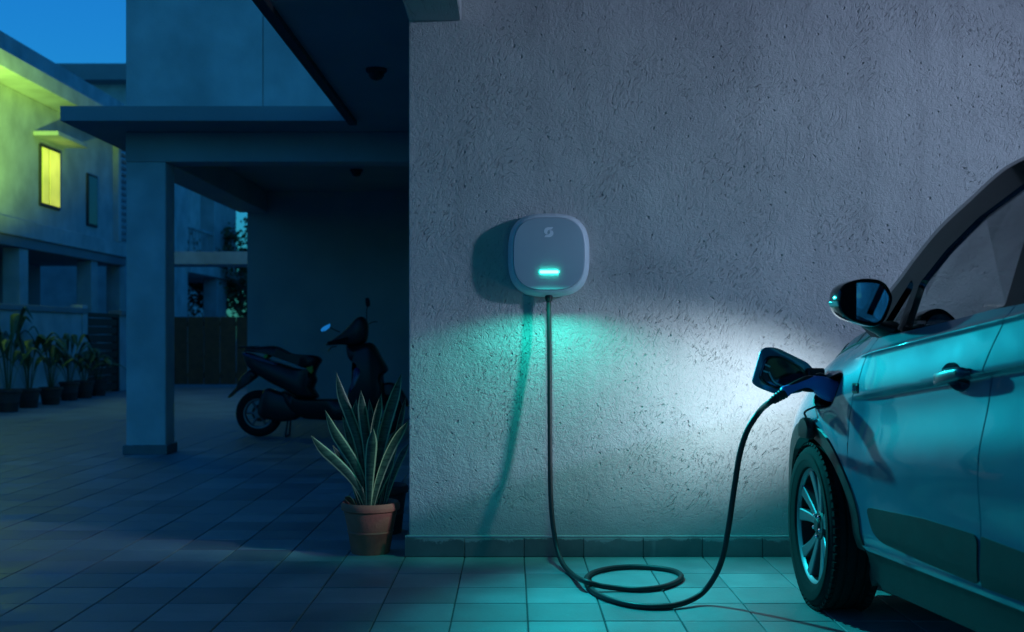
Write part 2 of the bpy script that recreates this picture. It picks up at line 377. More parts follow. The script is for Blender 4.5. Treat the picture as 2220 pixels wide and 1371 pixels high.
# ------------------------------------------------------------------ the setting: ground
WY = 5.84                      # plaster face
TS = 0.30                      # floor tile
TX0, TY0 = 0.0616, 5.718       # one joint in x and in y
bm = bmesh.new(); b_box(bm, -9.0, 9.0, -4.0, 15.25, -0.12, -0.006)
drive = tag(bm_obj('driveway', bm, M['grout']), kind='structure')
bm = bmesh.new(); b_box(bm, -220, 220, -120, 320, -0.5, -0.122)
tag(bm_obj('ground', bm, M['concrete']), kind='structure')
bm = bmesh.new(); b_box(bm, -9.0, 1.0, 15.252, 60, -0.12, -0.003)
tag(bm_obj('yard', bm, M['concrete']), kind='structure')
bm = bmesh.new(); g = 0.0028
b_box(bm, -TS / 2 + g, TS / 2 - g, -TS / 2 + g, TS / 2 - g, -0.02, 0.0, 0.0022)
bmesh.ops.recalc_face_normals(bm, faces=bm.faces); tile_me = bpy.data.meshes.new('tile'); bm.to_mesh(tile_me); bm.free(); tile_me.materials.append(M['tile'])
bm = bmesh.new(); b_box(bm, -TS / 2 + g, TS / 2 - g, -TS / 2 + g, 0.2565 - g, -0.02, 0.0, 0.0022)   # last row runs up to the skirting
bmesh.ops.recalc_face_normals(bm, faces=bm.faces); tile_long = bpy.data.meshes.new('tile_long'); bm.to_mesh(tile_long); bm.free(); tile_long.materials.append(M['tile'])
spots = []
for j in range(-26, 33):
    yc = TY0 + TS * (j - 0.5)
    for i in range(-27, 22):
        xc = TX0 + TS * (i + 0.5)
        if yc > WY - 0.05 and xc > -0.46: continue
        if yc > 15.2 or yc < -2: continue
        vis = abs(xc) < 0.447 * (yc + .15) + .2 and yc > 4.1 and xc < 2.35
        d = math.hypot(xc, yc)
        spots.append((0 if vis else 1, d, xc, yc, j))
spots.sort()
rest = bmesh.new()
for k, (inv, d, xc, yc, j) in enumerate(spots):
    dz = rnd.uniform(-0.0009, 0.0009)
    lng = (j == 0 and xc > -0.5)
    if k < 300 and not inv:
        o = link('tile', tile_long if lng else tile_me, None, drive, (xc, yc, dz))
        o.rotation_euler = (rnd.uniform(-.0025, .0025), rnd.uniform(-.0025, .0025), rnd.uniform(-.002, .002))
    else:
        b_box(rest, xc - TS / 2 + g, xc + TS / 2 - g, yc - TS / 2 + g, yc + (0.2565 if lng else TS / 2) - g, -0.02, dz)
tag(bm_obj('outer_tiles', rest, M['tile'], drive), kind='stuff')

# ------------------------------------------------------------------ plaster wall with its skirting
bm = bmesh.new(); b_box(bm, -0.521, 7.6, WY, WY + 0.24, 0.0, 2.95, 0.006, 2)
wall = tag(bm_obj('plaster_wall', bm, M['plaster']), 'pale rough trowelled plaster wall carrying the lit charger', 'wall')
xs = [-0.542] + [TX0 + TS * k for k in range(-1, 10)]
for a, b in zip(xs, xs[1:]):
    box('skirting_tile', M['skirt'], wall, a + 0.0015, b - 0.0015, WY - 0.016 - rnd.uniform(0, .0015), WY - 0.001, 0.0005, 0.093 + rnd.uniform(-.0012, .0012), 0.0015)
box('skirting_tile', M['skirt'], wall, -0.542, -0.5225, WY + 0.001, WY + 0.24, 0.0005, 0.093, 0.0015)
box('mortar_ledge', M['ledge'], wall, -0.540, 3.05, WY - 0.0135, WY - 0.0012, 0.0955, 0.108, 0.004, 2)

# ------------------------------------------------------------------ the house: porch roof, beams, column, carport
house = tag(empty('carport_house', (-3.43, 10.98, 0)), 'shadowed house with carport column, beams and porch roof beside the plaster wall', 'house')
def hb(name, mat, x0, x1, y0, y1, z0, z1, bev=0.0, parent=None):
    o = box(name, mat, None, x0, x1, y0, y1, z0, z1, bev)
    o.parent = parent or house
    return o
SO = 3.02                       # soffit height
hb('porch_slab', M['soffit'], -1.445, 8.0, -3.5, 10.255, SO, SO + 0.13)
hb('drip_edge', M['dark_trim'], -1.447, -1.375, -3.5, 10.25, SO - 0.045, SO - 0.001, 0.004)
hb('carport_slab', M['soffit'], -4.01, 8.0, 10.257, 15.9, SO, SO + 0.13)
hb('porch_beam', M['plaster'], -0.521, -0.255, -3.5, WY - 0.001, 2.706, SO - 0.001, 0.006)
hb('carport_beam', M['shaded_wall'], -3.62, 0.0, 10.82, 11.12, 2.74, SO - 0.001, 0.006)
hb('side_beam', M['shaded_wall'], -3.618, -3.25, 11.122, 15.34, 2.741, SO - 0.001, 0.006)
col = hb('column', M['white_wall'], -3.615, -3.245, 10.825, 11.115, 0.0, 2.739, 0.008)
hb('column_plinth', M['skirt'], -3.64, -3.225, 10.80, 11.14, 0.0, 0.088, 0.004)
hb('back_wall', M['shaded_wall'], -3.517, 7.6, 15.35, 15.6, 0.0, SO - 0.001)
hb('side_wall', M['white_wall'], -0.30, 7.6, WY + 0.245, 15.34, 0.0, SO - 0.002)
hb('upper_wall', M['white_wall'], -3.62, -2.342, 10.83, 15.9, SO + 0.131, 7.5, 0.006)
hb('upper_wall', M['white_wall'], -2.338, 8.0, 10.85, 15.9, SO + 0.131, 7.5, 0.006)
bpy.context.view_layer.update()
for o in house.children: o.matrix_parent_inverse = house.matrix_world.inverted()

def ceiling_fitting(loc, r, label):
    t = tag(empty('ceiling_light', loc), label, 'ceiling light', 'unlit ceiling lights')
    bm = bmesh.new(); b_lathe(bm, [(0, 0), (r, 0), (r, -0.02), (r * .92, -0.026), (0, -0.026)], 24); bm_obj('mount', bm, M['dark_trim'], t, 40)
    bm = bmesh.new(); b_lathe(bm, [(r * .78, -0.026), (r * .74, -0.05), (r * .5, -0.075), (0, -0.085)], 24); bm_obj('shade', bm, M['scooter_black'], t, 60)
ceiling_fitting((-0.97, 8.26, SO), 0.075, 'small dark unlit ceiling light under the porch roof beside the plaster wall')
ceiling_fitting((-1.79, 13.3, SO), 0.075, 'small dark unlit ceiling light inside the carport above the scooter')
# the lit porch lamp (outside the frame to the right)
t = tag(empty('porch_lamp', (KEY[0] + .12, KEY[1] - .05, SO)), 'lit white porch lamp hanging under the roof to the right of the car', 'lamp')
bm = bmesh.new(); b_lathe(bm, [(0, 0), (.06, 0), (.06, -.02), (.012, -.03), (.012, -.16), (.09, -.17), (.12, -.23), (.11, -.23), (0, -.18)], 24); bm_obj('fixture', bm, M['dark_trim'], t, 40)
bm = bmesh.new(); b_lathe(bm, [(0, -.2), (.045, -.215), (.05, -.245), (.03, -.28), (0, -.285)], 20); bm_obj('bulb', bm, M['lamp_glow'], t, 60)

# ------------------------------------------------------------------ neighbour's house on the left, boundary wall, gate
def local(o, parent):
    bpy.context.view_layer.update(); o.parent = parent; o.matrix_parent_inverse = parent.matrix_world.inverted(); return o
def fz(px, X): return X * FPX / (px - CXP)                        # depth of a pixel column on the plane x = X
def fh(px, py, X): return CAMH - (py - CYP) / FPX * fz(px, X)

XB = -7.80
bw = tag(empty('boundary_wall', (XB - .08, 20, 0)), 'low pale boundary wall with flat coping behind the row of pots', 'wall')
for a, b in ((14.0, 21.15), (22.95, 24.55)):
    local(box('wall_panel', M['white_wall'], None, XB - .16, XB, a, b, -0.003, 1.50, 0.01), bw)
    local(box('coping', M['soffit'], None, XB - .21, XB + .05, a, b, 1.501, 1.60, 0.01), bw)
local(box('gate_pier', M['white_wall'], None, XB - .18, XB + .03, 20.93, 21.17, -0.003, 1.66, 0.01), bw)
dr = tag(empty('yard_door', (XB - .03, 22.05, 0)), 'brown slatted door set in the low boundary wall', 'door')
local(box('door_frame', M['wood'], None, XB - .12, XB + .012, 21.18, 21.26, 0, 1.52, 0.006), dr)
local(box('door_frame', M['wood'], None, XB - .12, XB + .012, 22.86, 22.94, 0, 1.52, 0.006), dr)
local(box('door_frame', M['wood'], None, XB - .12, XB + .012, 21.265, 22.855, 1.45, 1.53, 0.006), dr)
for k in range(9):
    local(box('slat', M['wood'], None, XB - .08, XB - .01, 21.265, 22.855, 0.04 + .156 * k, 0.04 + .156 * k + .138, 0.01), dr)

XH = -8.50
nh = tag(empty('neighbour_house', (XH - 2, 22, 0)), 'two-storey pale house with a yellow lit window and overhanging roof', 'house')
def nb(name, mat, *a, bev=0.01, parent=None):
    o = box(name, mat, None, *a, bev); return local(o, parent or nh)
nb('upper_wall', M['white_wall'], XH - 5, XH, 16.0, 25.0, 3.10, 5.30)
nb('floor_slab', M['white_wall'], XH - 5, XH + .10, 15.9, 25.4, 2.80, 3.098)
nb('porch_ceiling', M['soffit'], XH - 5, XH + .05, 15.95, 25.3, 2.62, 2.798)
nb('roof_slab', M['white_wall'], XH - 5, XH + .55, 15.6, 25.6, 5.302, 5.58)
nb('parapet', M['white_wall'], XH - 5, XH + .05, 15.8, 25.2, 5.582, 6.15)
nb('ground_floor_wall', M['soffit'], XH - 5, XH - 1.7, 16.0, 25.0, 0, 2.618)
for zc in (19.95, 23.35, 25.05):
    nb('porch_column', M['white_wall'], XH - .30, XH, zc, zc + .36, 0, 2.618)
# lit window
win = nb('window', M['dark_trim'], XH, XH + .04, 20.74, 21.66, 3.44, 4.56)
local(box('pane', M['lit_pane'], None, XH + .012, XH + .052, 20.80, 21.08, 3.50, 4.50), win)
local(box('pane', M['lit_pane'], None, XH + .012, XH + .052, 21.14, 21.60, 3.50, 4.50), win)
nb('window_hood', M['white_wall'], XH + .001, XH + .45, 20.5, 21.95, 4.66, 4.74)
win = nb('window', M['dark_trim'], XH, XH + .04, 23.05, 23.60, 3.30, 4.35)
local(box('pane', M['house_glass'], None, XH + .012, XH + .046, 23.10, 23.55, 3.35, 4.30), win)
nb('corner_post', M['white_wall'], XH - .1, XH + .12, 24.62, 24.80, 3.10, 5.30)
for k in range(15):
    nb('louvre_slat', M['soffit'], XH + .01, XH + .10, 24.81, 25.28, 3.16 + .14 * k, 3.16 + .14 * k + .06)

h2 = tag(empty('balcony_house', (XH - 2, 32, 0)), 'pale house with balcony openings standing beyond the brown gate', 'house')
def h2b(name, mat, *a, bev=0.01, parent=None):
    return local(box(name, mat, None, *a, bev), parent or h2)
h2b('wall', M['white_wall'], XH - 4, XH, 28.6, 30.3, 0, 6.6)
h2b('floor_slab', M['white_wall'], XH - 4, XH + .1, 30.31, 36.6, 2.75, 3.05)
h2b('column', M['white_wall'], XH - .4, XH, 33.3, 34.4, 0, 2.74)
h2b('column', M['white_wall'], XH - .4, XH, 33.0, 35.6, 3.06, 6.3)
h2b('recess_wall', M['soffit'], XH - 4, XH - 1.6, 30.31, 36.0, 0, 6.3)
h2b('roof_slab', M['white_wall'], XH - 4, XH + .3, 30.31, 36.8, 6.31, 6.6)
for k in range(9):
    h2b('baluster', M['white_wall'], XH - .10, XH - .06, 30.45 + .29 * k, 30.48 + .29 * k, 3.05, 3.95, bev=0.0)
h2b('handrail', M['white_wall'], XH - .12, XH - .04, 30.32, 33.0, 3.951, 4.02)

h3 = tag(empty('far_house', (-14, 42, 0)), 'distant tall house with flat overhanging roof against the sky', 'house')
local(box('wall', M['white_wall'], None, -16.2, -12.0, 40, 46, 0, 9.8), h3)
local(box('roof_slab', M['soffit'], None, -17.0, -11.4, 39.3, 46.5, 9.802, 10.35), h3)
w3 = local(box('window', M['dark_trim'], None, -14.8, -13.9, 39.94, 39.999, 8.3, 9.3), h3)
local(box('pane', M['house_glass'], None, -14.72, -13.98, 39.92, 39.96, 8.38, 9.22), w3)
local(box('balcony_slab', M['white_wall'], None, -18.5, -13.2, 37.5, 39.9, 7.6, 7.9), h3)

gt = tag(empty('driveway_gate', (-5.6, 24.6, 0)), 'brown gate of vertical boards at the end of the yard', 'gate')
for k in range(12):
    x0 = -7.60 + .345 * k
    local(box('board', M['wood'], None, x0 + .006, x0 + .339, 24.60, 24.64, 0.06, 1.50, 0.006), gt)
local(box('rail', M['wood'], None, -7.62, -3.44, 24.641, 24.69, 1.30, 1.40), gt)
local(box('rail', M['wood'], None, -7.62, -3.44, 24.641, 24.69, 0.20, 0.30), gt)
local(box('frame_post', M['dark_trim'], None, -7.76, -7.63, 24.58, 24.70, 0, 1.60, 0.006), gt)
local(box('frame_post', M['dark_trim'], None, -3.43, -3.30, 24.58, 24.70, 0, 1.60, 0.006), gt)
gc = tag(empty('gate_canopy', (-5.5, 24.8, 0)), 'pale flat concrete canopy over the brown gate', 'canopy')
local(box('slab', M['white_wall'], None, -8.0, -3.0, 24.3, 25.3, 2.60, 2.87, 0.01), gc)
local(box('post', M['white_wall'], None, -8.0, -7.77, 24.56, 24.80, 0, 2.598, 0.01), gc)
local(box('post', M['white_wall'], None, -3.28, -3.05, 24.56, 24.80, 0, 2.598, 0.01), gc)

# ------------------------------------------------------------------ trees behind the gate
def tree(loc, h, r, n, label, seed):
    q = random.Random(seed); t = tag(empty('garden_tree', loc), label, 'tree')
    bm = bmesh.new()
    b_tube(bm, spline([(0, 0, -0.1), (.05, .02, h * .3), (-.05, .05, h * .55), (.02, 0, h * .8)], 5), [.16 - .006 * i for i in range(16)], 8)
    for k in range(6):
        a = q.uniform(0, 6.28); z = h * q.uniform(.3, .6)
        b_tube(bm, spline([(0, 0, z), (math.cos(a) * r * .4, math.sin(a) * r * .4, z + h * .14), (math.cos(a) * r * .75, math.sin(a) * r * .75, z + h * .2)], 4), [.06 - .005 * i for i in range(9)], 6)
    bm_obj('trunk', bm, M['bark'], t, 50)
    bm = bmesh.new(); cl = []
    for k in range(26):
        while True:
            p = Vector((q.uniform(-1, 1), q.uniform(-1, 1), q.uniform(-1, 1)))
            if p.length < 1: break
        cl.append((Vector((p.x * r, p.y * r, h * .66 + p.z * h * .36)), r * q.uniform(.22, .42)))
    for k in range(n):
        c, cr = cl[q.randrange(len(cl))]
        p = c + Vector((q.gauss(0, .5), q.gauss(0, .5), q.gauss(0, .45))) * cr
        d = Vector((q.gauss(0, 1), q.gauss(0, 1), q.gauss(-.4, .7))).normalized(); u = d.cross(Vector((q.gauss(0, 1), q.gauss(0, 1), q.gauss(0, 1)))).normalized()
        L = q.uniform(.10, .2); w = L * .32
        vs = [bm.verts.new(p), bm.verts.new(p + d * L * .5 + u * w), bm.verts.new(p + d * L), bm.verts.new(p + d * L * .5 - u * w)]
        bm.faces.new(vs)
    me = bpy.data.meshes.new('crown'); bm.to_mesh(me); bm.free(); link('crown', me, M['tree_leaf'], t)
tree((-7.5, 34.5, 0), 5.4, 1.5, 5200, 'dark leafy tree beside the balcony house beyond the gate', 3)
tree((-9.9, 37.5, 0), 4.2, 1.7, 4200, 'dark leafy tree seen through the ground-floor opening of the balcony house', 5)
tree((-6.0, 31.5, 0), 3.2, 1.3, 3800, 'low bushy tree rising just behind the brown gate', 8)

# ------------------------------------------------------------------ plants
def leaf_mesh(pts, width, side, fold=0.25, prof=None, cols=5):
    """pts: centre line; side: vector across the blade"""
    bm = bmesh.new(); uvl = bm.loops.layers.uv.new('UVMap'); P = spline(pts, 6); n = len(P); rows = []
    prof = prof or (lambda t: (0.42 + 0.58 * math.sin(math.pi * min(1, t / 1.25))) * (1 - max(0, (t - .72) / .28) ** 2.0))
    for i, p in enumerate(P):
        t = i / (n - 1); d = (P[min(i + 1, n - 1)] - P[max(i - 1, 0)]).normalized()
        s = (side - d * side.dot(d)).normalized(); nn = d.cross(s); w = max(0.0006, width * .5 * prof(t))
        rows.append([(bm.verts.new(p + s * w * k + nn * (abs(k) ** 1.5) * w * fold), (k + 1) / 2, t) for k in [-1 + 2 * c / (cols - 1) for c in range(cols)]])
    for a, b in zip(rows, rows[1:]):
        for c in range(cols - 1):
            q = (a[c], a[c + 1], b[c + 1], b[c]); f = bm.faces.new([x[0] for x in q]); f.smooth = True
            for lp, x in zip(f.loops, q): lp[uvl].uv = (x[1], x[2])
    me = bpy.data.meshes.new('leaf'); bm.to_mesh(me); bm.free(); return me
def pot_meshes(parent, r0, r1, h, mat, rim=True):
    bm = bmesh.new()
    rr = r1 * 1.10
    b_lathe(bm, [(0, 0), (r0 * .97, 0), (r0, .008), (r0 + (r1 - r0) * .40, h * .40), (r0 + (r1 - r0) * .40 + .004, h * .415), (r0 + (r1 - r0) * .40 + .004, h * .43), (r0 + (r1 - r0) * .43, h * .445), (r1 * .985, h * .80), (r1 * .98, h * .82), (r1 * .95, h * .82), (r1 * .88, h * .86), (0, h * .86)], 48)
    bm_obj('pot_body', bm, mat, parent, 40)
    bm = bmesh.new(); b_lathe(bm, [(r1 * .90, h * .825), (r1 * .985, h * .825), (rr * .985, h * .85), (rr, h * .90), (rr * .985, h * .96), (rr * .94, h), (rr * .89, h * .99), (r1 * .90, h * .93), (r1 * .90, h * .825)], 48)
    bm_obj('pot_rim', bm, mat, parent, 50)
    bm = bmesh.new(); b_lathe(bm, [(0, h * .885), (r1 * .5, h * .89), (r1 * .89, h * .875)], 32); bm_obj('soil', bm, M['soil'], parent, 60)

PC = Vector((-0.728, 5.95, 0))
sp = tag(empty('snake_plant', PC), 'tall snake plant with pale-edged leaves in a terracotta pot by the wall corner', 'potted plant')
pot_meshes(sp, 0.100, 0.138, 0.262, M['terracotta'])
def sk(cx, cy, dy): return at(cx / 2.9167 + 650, cy / 2.9167 + 780, PC.y + dy) - PC
LEAVES = [  # crop pixels tip -> base, width in m, depth offset tip, base
    ([(230, 80), (262, 220), (312, 350), (370, 520), (405, 720), (418, 925)], .060, .03, .02),
    ([(386, 195), (398, 330), (418, 480), (432, 650), (432, 925)], .058, -.02, .03),
    ([(516, 215), (492, 330), (468, 450), (445, 700), (440, 925)], .052, -.03, .01),
    ([(643, 85), (603, 220), (553, 380), (512, 550), (475, 750), (455, 925)], .066, .04, .03),
    ([(668, 240), (640, 370), (596, 560), (560, 720), (525, 910)], .036, .10, .06),
    ([(688, 385), (620, 480), (552, 610), (492, 780), (458, 930)], .056, -.10, -.05),
    ([(465, 435), (450, 570), (440, 720), (436, 930)], .066, -.12, -.07),
    ([(70, 480), (140, 565), (225, 642), (312, 730), (382, 830), (418, 930)], .056, -.08, -.05),
    ([(160, 320), (218, 460), (285, 565), (350, 670), (400, 800), (425, 930)], .062, -.04, -.02),
    ([(356, 250), (352, 380), (372, 600), (400, 925)], .042, .06, .06),
    ([(438, 245), (452, 400), (470, 600), (465, 925)], .040, .09, .07),
    ([(268, 360), (322, 540), (345, 780), (372, 920)], .042, .05, .05),
    ([(690, 530), (640, 610), (582, 750), (535, 915)], .042, .06, .03),
    ([(610, 440), (570, 560), (530, 720), (495, 920)], .048, .12, .06),
    ([(300, 600), (330, 720), (355, 830), (385, 925)], .038, .08, .05),
    ([(330, 300), (365, 450), (398, 640), (415, 925)], .034, .10, .07),
    ([(560, 330), (540, 470), (505, 680), (470, 925)], .036, .09, .06),
    ([(205, 540), (270, 640), (335, 760), (395, 925)], .036, .04, .02),
    ([(600, 600), (560, 700), (510, 810), (465, 930)], .034, -.02, -.02),
    ([(420, 400), (425, 560), (428, 760), (430, 925)], .036, .04, .04),
    ([(285, 868), (315, 890), (345, 925)], .040, -.02, .0),
]
for k, (pp, w, d0, d1) in enumerate(LEAVES):
    n = len(pp)
    pts = [sk(x, y, d0 + (d1 - d0) * i / (n - 1)) for i, (x, y) in enumerate(pp)][::-1]
    a = rnd.uniform(-.55, .55)
    link('leaf', leaf_mesh(pts, w * .88, Vector((math.cos(a), math.sin(a), 0)), rnd.choice((-.35, .35))), M['snake'], sp)

PB = Vector((-0.735, 6.55, 0))
tp = tag(empty('twiggy_plant', PB), 'thin twiggy plant in a dark pot tucked behind the snake plant', 'potted plant')
pot_meshes(tp, 0.11, 0.135, 0.27, M['dark_pot'])
for k in range(7):
    a = rnd.uniform(0, 6.28); L = rnd.uniform(.18, .42)
    e = Vector((math.cos(a) * L * .45, math.sin(a) * L * .45, .24 + L)); s = Vector((math.cos(a) * .04, math.sin(a) * .04, .23))
    pts = spline([s, (s + e) / 2 + Vector((0, 0, .05)), e], 5)
    tube('stem', M['bark'], tp, pts, 0.003, 5)
    for q in range(6):
        p = pts[3 + q] if 3 + q < len(pts) else pts[-1]; b = rnd.uniform(0, 6.28)
        d = Vector((math.cos(b), math.sin(b), .25))
        link('leaf', leaf_mesh([p, p + d * .05 + Vector((0, 0, .01)), p + d * .10 - Vector((0, 0, .02))], .024, d.cross(Vector((0, 0, 1))).normalized(), .2, lambda t: math.sin(math.pi * min(.98, .06 + t))), M['dark_leaf'], tp)

POTLABEL = ['broad-leaved plant in the pot farthest from the slatted door', 'upright leafy plant second in the row of pots', 'arching leafy plant third in the row of pots along the boundary wall',
            'drooping palm-like plant fourth in the row of pots', 'dense low leafy plant fifth in the row of pots', 'small leafy potted plant standing right beside the slatted door']
PX = [(18, 893, 1.25, 13), (62, 884, 1.0, 14), (110, 877, .98, 15), (150, 868, .86, 13), (182, 863, .6, 13), (212, 858, .62, 11)]
for k, (px, py, hh, nl) in enumerate(PX):
    b = floor_at(px, py); q = random.Random(40 + k); b.z = -.003
    t = tag(empty('yard_plant', b), POTLABEL[k], 'potted plant', 'potted plants along the boundary wall')
    pot_meshes(t, .13, .165 + q.uniform(-.01, .02), .30 + q.uniform(-.02, .04), M['dark_pot'])
    for i in range(nl):
        a = i * 2.4 + q.uniform(-.3, .3); rr = q.uniform(.3, .62); zt = .3 + hh * q.uniform(.45, 1.0)
        d = Vector((math.cos(a), math.sin(a), 0))
        pts = [Vector((0, 0, .25)) + d * .03, Vector((0, 0, .25 + (zt - .25) * .6)) + d * rr * .3, Vector((0, 0, zt)) + d * rr * .7, Vector((0, 0, zt - .16 * q.uniform(.3, 1.6))) + d * rr * 1.1]
        link('leaf', leaf_mesh(pts, q.uniform(.09, .15), d.cross(Vector((0, 0, 1))), .3, lambda u: .12 if u < .35 else max(.02, math.sin(math.pi * (u - .33) / .68))), M['leaf'], t)

# ------------------------------------------------------------------ scooter
SY = 12.68; SCALE = SY / FPX
SB = floor_at(562, 947)
sc = tag(empty('scooter', (SB.x, SB.y, 0)), 'dark blue and black scooter parked in the carport shadow', 'scooter')
def su(cx, cy): return ((cx / 3.427 + 450 - 562) * SCALE, (947 - (cy / 3.427 + 600)) * SCALE)
def spart(name, pts, half, mat, parent=None, y0=0.0, smooth=3):
    poly = smooth_poly([su(*p) for p in pts], smooth)
    bm = bmesh.new(); b_slab(bm, poly, lambda u, v, d: Vector((u, d + y0, v)), [(-half, .80), (-half * .86, .93), (-half * .5, 1.0), (half * .5, 1.0), (half * .86, .93), (half, .80)])
    return bm_obj(name, bm, mat, parent or sc, 60)
def wheel_sc(u, name='wheel', disc=False):
    w = empty(name, (u, 0, .257)); w.parent = sc
    Mx = Matrix.Rotation(R(90), 4, 'X')
    bm = bmesh.new(); b_lathe(bm, [(.165, -.04), (.20, -.052), (.235, -.045), (.253, -.02), (.257, 0), (.253, .02), (.235, .045), (.20, .052), (.165, .04)], 40, Mx); bm_obj('tyre', bm, M['tyre'], w, 60)
    bm = bmesh.new(); b_lathe(bm, [(.168, -.038), (.150, -.036), (.140, -.01), (.140, .01), (.150, .036), (.168, .038)], 36, Mx)
    for k in range(6):
        a = k * math.pi / 3; d = Vector((math.cos(a), 0, math.sin(a)))
        b_tube(bm, [d * .03, d * .15], .014, 6)
    b_lathe(bm, [(0, -.05), (.045, -.045), (.05, .045), (0, .05)], 20, Mx)
    bm_obj('rim', bm, M['alloy'], w, 45)
    bm = bmesh.new(); b_lathe(bm, [(.03, -.056), (.095, -.056), (.095, -.050), (.03, -.050)], 28, Mx); bm_obj('drum', bm, M['scooter_black'], w, 40)
wheel_sc(0.0); wheel_sc(1.33)
spart('tail_panel', [(280, 562), (420, 602), (560, 650), (700, 690), (800, 664), (840, 628), (800, 720), (812, 770), (790, 830), (825, 900), (700, 900), (570, 832), (480, 790), (400, 742), (335, 695), (290, 640)], .13, M['scooter_black'])
spart('tail_stripe', [(280, 560), (420, 600), (540, 645), (535, 660), (420, 630), (285, 585)], .138, M['scooter_blue'])
spart('seat', [(285, 524), (380, 520), (490, 514), (560, 540), (620, 570), (700, 580), (790, 584), (838, 605), (845, 630), (815, 662), (740, 680), (640, 642), (500, 592), (400, 567), (292, 552)], .135, M['scooter_black'])
bmg = bmesh.new(); b_tube(bmg, [Vector((su(250, 524)[0], -.11, su(250, 524)[1])), Vector((su(370, 522)[0], -.11, su(370, 522)[1]))], .011, 8); b_tube(bmg, [Vector((su(250, 524)[0], .11, su(250, 524)[1])), Vector((su(370, 522)[0], .11, su(370, 522)[1]))], .011, 8)
b_tube(bmg, [Vector((su(250, 524)[0], -.11, su(250, 524)[1])), Vector((su(250, 524)[0], .11, su(250, 524)[1]))], .011, 8)
bm_obj('grab_rail', bmg, M['scooter_black'], sc, 50)
spart('rear_mudguard', [(335, 688), (382, 730), (300, 800), (222, 850), (168, 898), (160, 888), (215, 830), (240, 770), (282, 715)], .08, M['scooter_black'])
spart('engine_case', [(430, 835), (520, 850), (640, 890), (700, 906), (700, 1040), (560, 1075), (470, 1060), (400, 1040), (380, 980)], .09, M['scooter_black'], y0=-.02)
spart('floorboard', [(560, 850), (640, 890), (700, 906), (830, 910), (1070, 915), (1100, 980), (1060, 1060), (800, 1058), (700, 1040), (600, 960)], .15, M['scooter_black'])
spart('front_apron', [(1050, 590), (1108, 640), (1085, 760), (1052, 860), (1062, 960), (1130, 1000), (1240, 985), (1330, 940), (1322, 860), (1302, 740), (1340, 692), (1290, 600), (1240, 512), (1190, 490), (1100, 518), (1042, 512)], .17, M['scooter_black'])
spart('apron_stripe', [(1110, 660), (1160, 680), (1120, 800), (1070, 870), (1064, 850), (1090, 760)], .178, M['scooter_blue'])
spart('head_cowl', [(880, 508), (930, 470), (1000, 420), (1060, 360), (1110, 310), (1150, 297), (1185, 330), (1195, 380), (1185, 470), (1150, 500), (1100, 515), (1010, 505), (940, 508)], .10, M['scooter_black'])
spart('front_mudguard', [(1240, 900), (1300, 800), (1380, 790), (1450, 850), (1500, 950), (1470, 960), (1400, 880), (1310, 880)], .065, M['scooter_black'])
spart('side_decal', [(436, 580), (462, 572), (470, 590), (452, 606), (432, 600)], .140, M['decal_green'], smooth=1)
spart('side_decal', [(742, 672), (800, 655), (802, 700), (785, 725), (765, 700)], .134, M['decal_yellow'], smooth=1)
def s3(cx, cy, y): u, v = su(cx, cy); return Vector((u, y, v))
bmh = bmesh.new(); b_tube(bmh, spline([s3(930, 490, -.33), s3(1010, 470, -.2), s3(1060, 455, 0), s3(1010, 470, .2), s3(930, 490, .33)], 5), .015, 8); bm_obj('handlebar', bmh, M['scooter_black'], sc, 50)
tube('brake_lever', M['scooter_black'], sc, spline([s3(1180, 350, .24), s3(1205, 335, .28), s3(1238, 332, .30)], 4), .006, 6)
tube('brake_lever', M['scooter_black'], sc, spline([s3(985, 515, -.26), s3(950, 525, -.31), s3(932, 552, -.33)], 4), .006, 6)
def scooter_mirror(poly, y, stalk, n, mat):
    pp = [s3(a, b, y) for a, b in poly]; c = sum(pp, Vector()) / len(pp); n = Vector(n).normalized()
    pr = [p - n * (p - c).dot(n) for p in pp]
    bm = bmesh.new(); A = [bm.verts.new(c + (p - c) * 1.10 + n * .001) for p in pr]; B = [bm.verts.new(c + (p - c) * 1.0 - n * .02) for p in pr]
    k = len(A); bm.faces.new(A); bm.faces.new(B[::-1])
    for i in range(k): bm.faces.new((A[i], B[i], B[(i + 1) % k], A[(i + 1) % k]))
    o = bm_obj('rear_mirror', bm, M['scooter_black'], sc)
    bm = bmesh.new(); A = [bm.verts.new(c + (p - c) + n * .004) for p in pr]; f = bm.faces.new(A); f.normal_update()
    if f.normal.dot(n) < 0: f.normal_flip()
    me = bpy.data.meshes.new('mirror_glass'); bm.to_mesh(me); bm.free(); link('mirror_glass', me, mat, o)
    tube('stalk', M['scooter_black'], o, spline([s3(*s) for s in stalk], 5), .006, 6)
M['bright_mirror'] = simple('bright_mirror', (0.9, 0.9, 0.92), 0.02, metal=1.0, var=0.0, rvar=0.0)
scooter_mirror([(876, 392), (890, 376), (915, 362), (946, 350), (942, 378), (915, 402), (880, 409)], -.30, [(940, 378, -.29), (970, 395, -.27), (1005, 412, -.22)], (-.15, -1.9, .30), M['bright_mirror'])
scooter_mirror([(1150, 175), (1158, 150), (1182, 146), (1186, 175), (1176, 215), (1150, 232), (1143, 215)], .28, [(1162, 225, .28), (1160, 265, .27), (1165, 330, .22)], (-.6, -1, -.5), M['scooter_black'])
bm = bmesh.new(); b_tube(bm, [Vector((.34, -.07, .26)), Vector((.31, -.12, .008))], .010, 6); b_tube(bm, [Vector((.34, .07, .26)), Vector((.31, .12, .008))], .010, 6); b_tube(bm, [Vector((.31, -.12, .012)), Vector((.31, .12, .012))], .010, 6); bm_obj('stand', bm, M['scooter_black'], sc, 40)
tube('front_fork', M['alloy'], sc, [Vector((1.33, -.07, .257)), Vector((1.15, -.07, .62))], .018, 8)

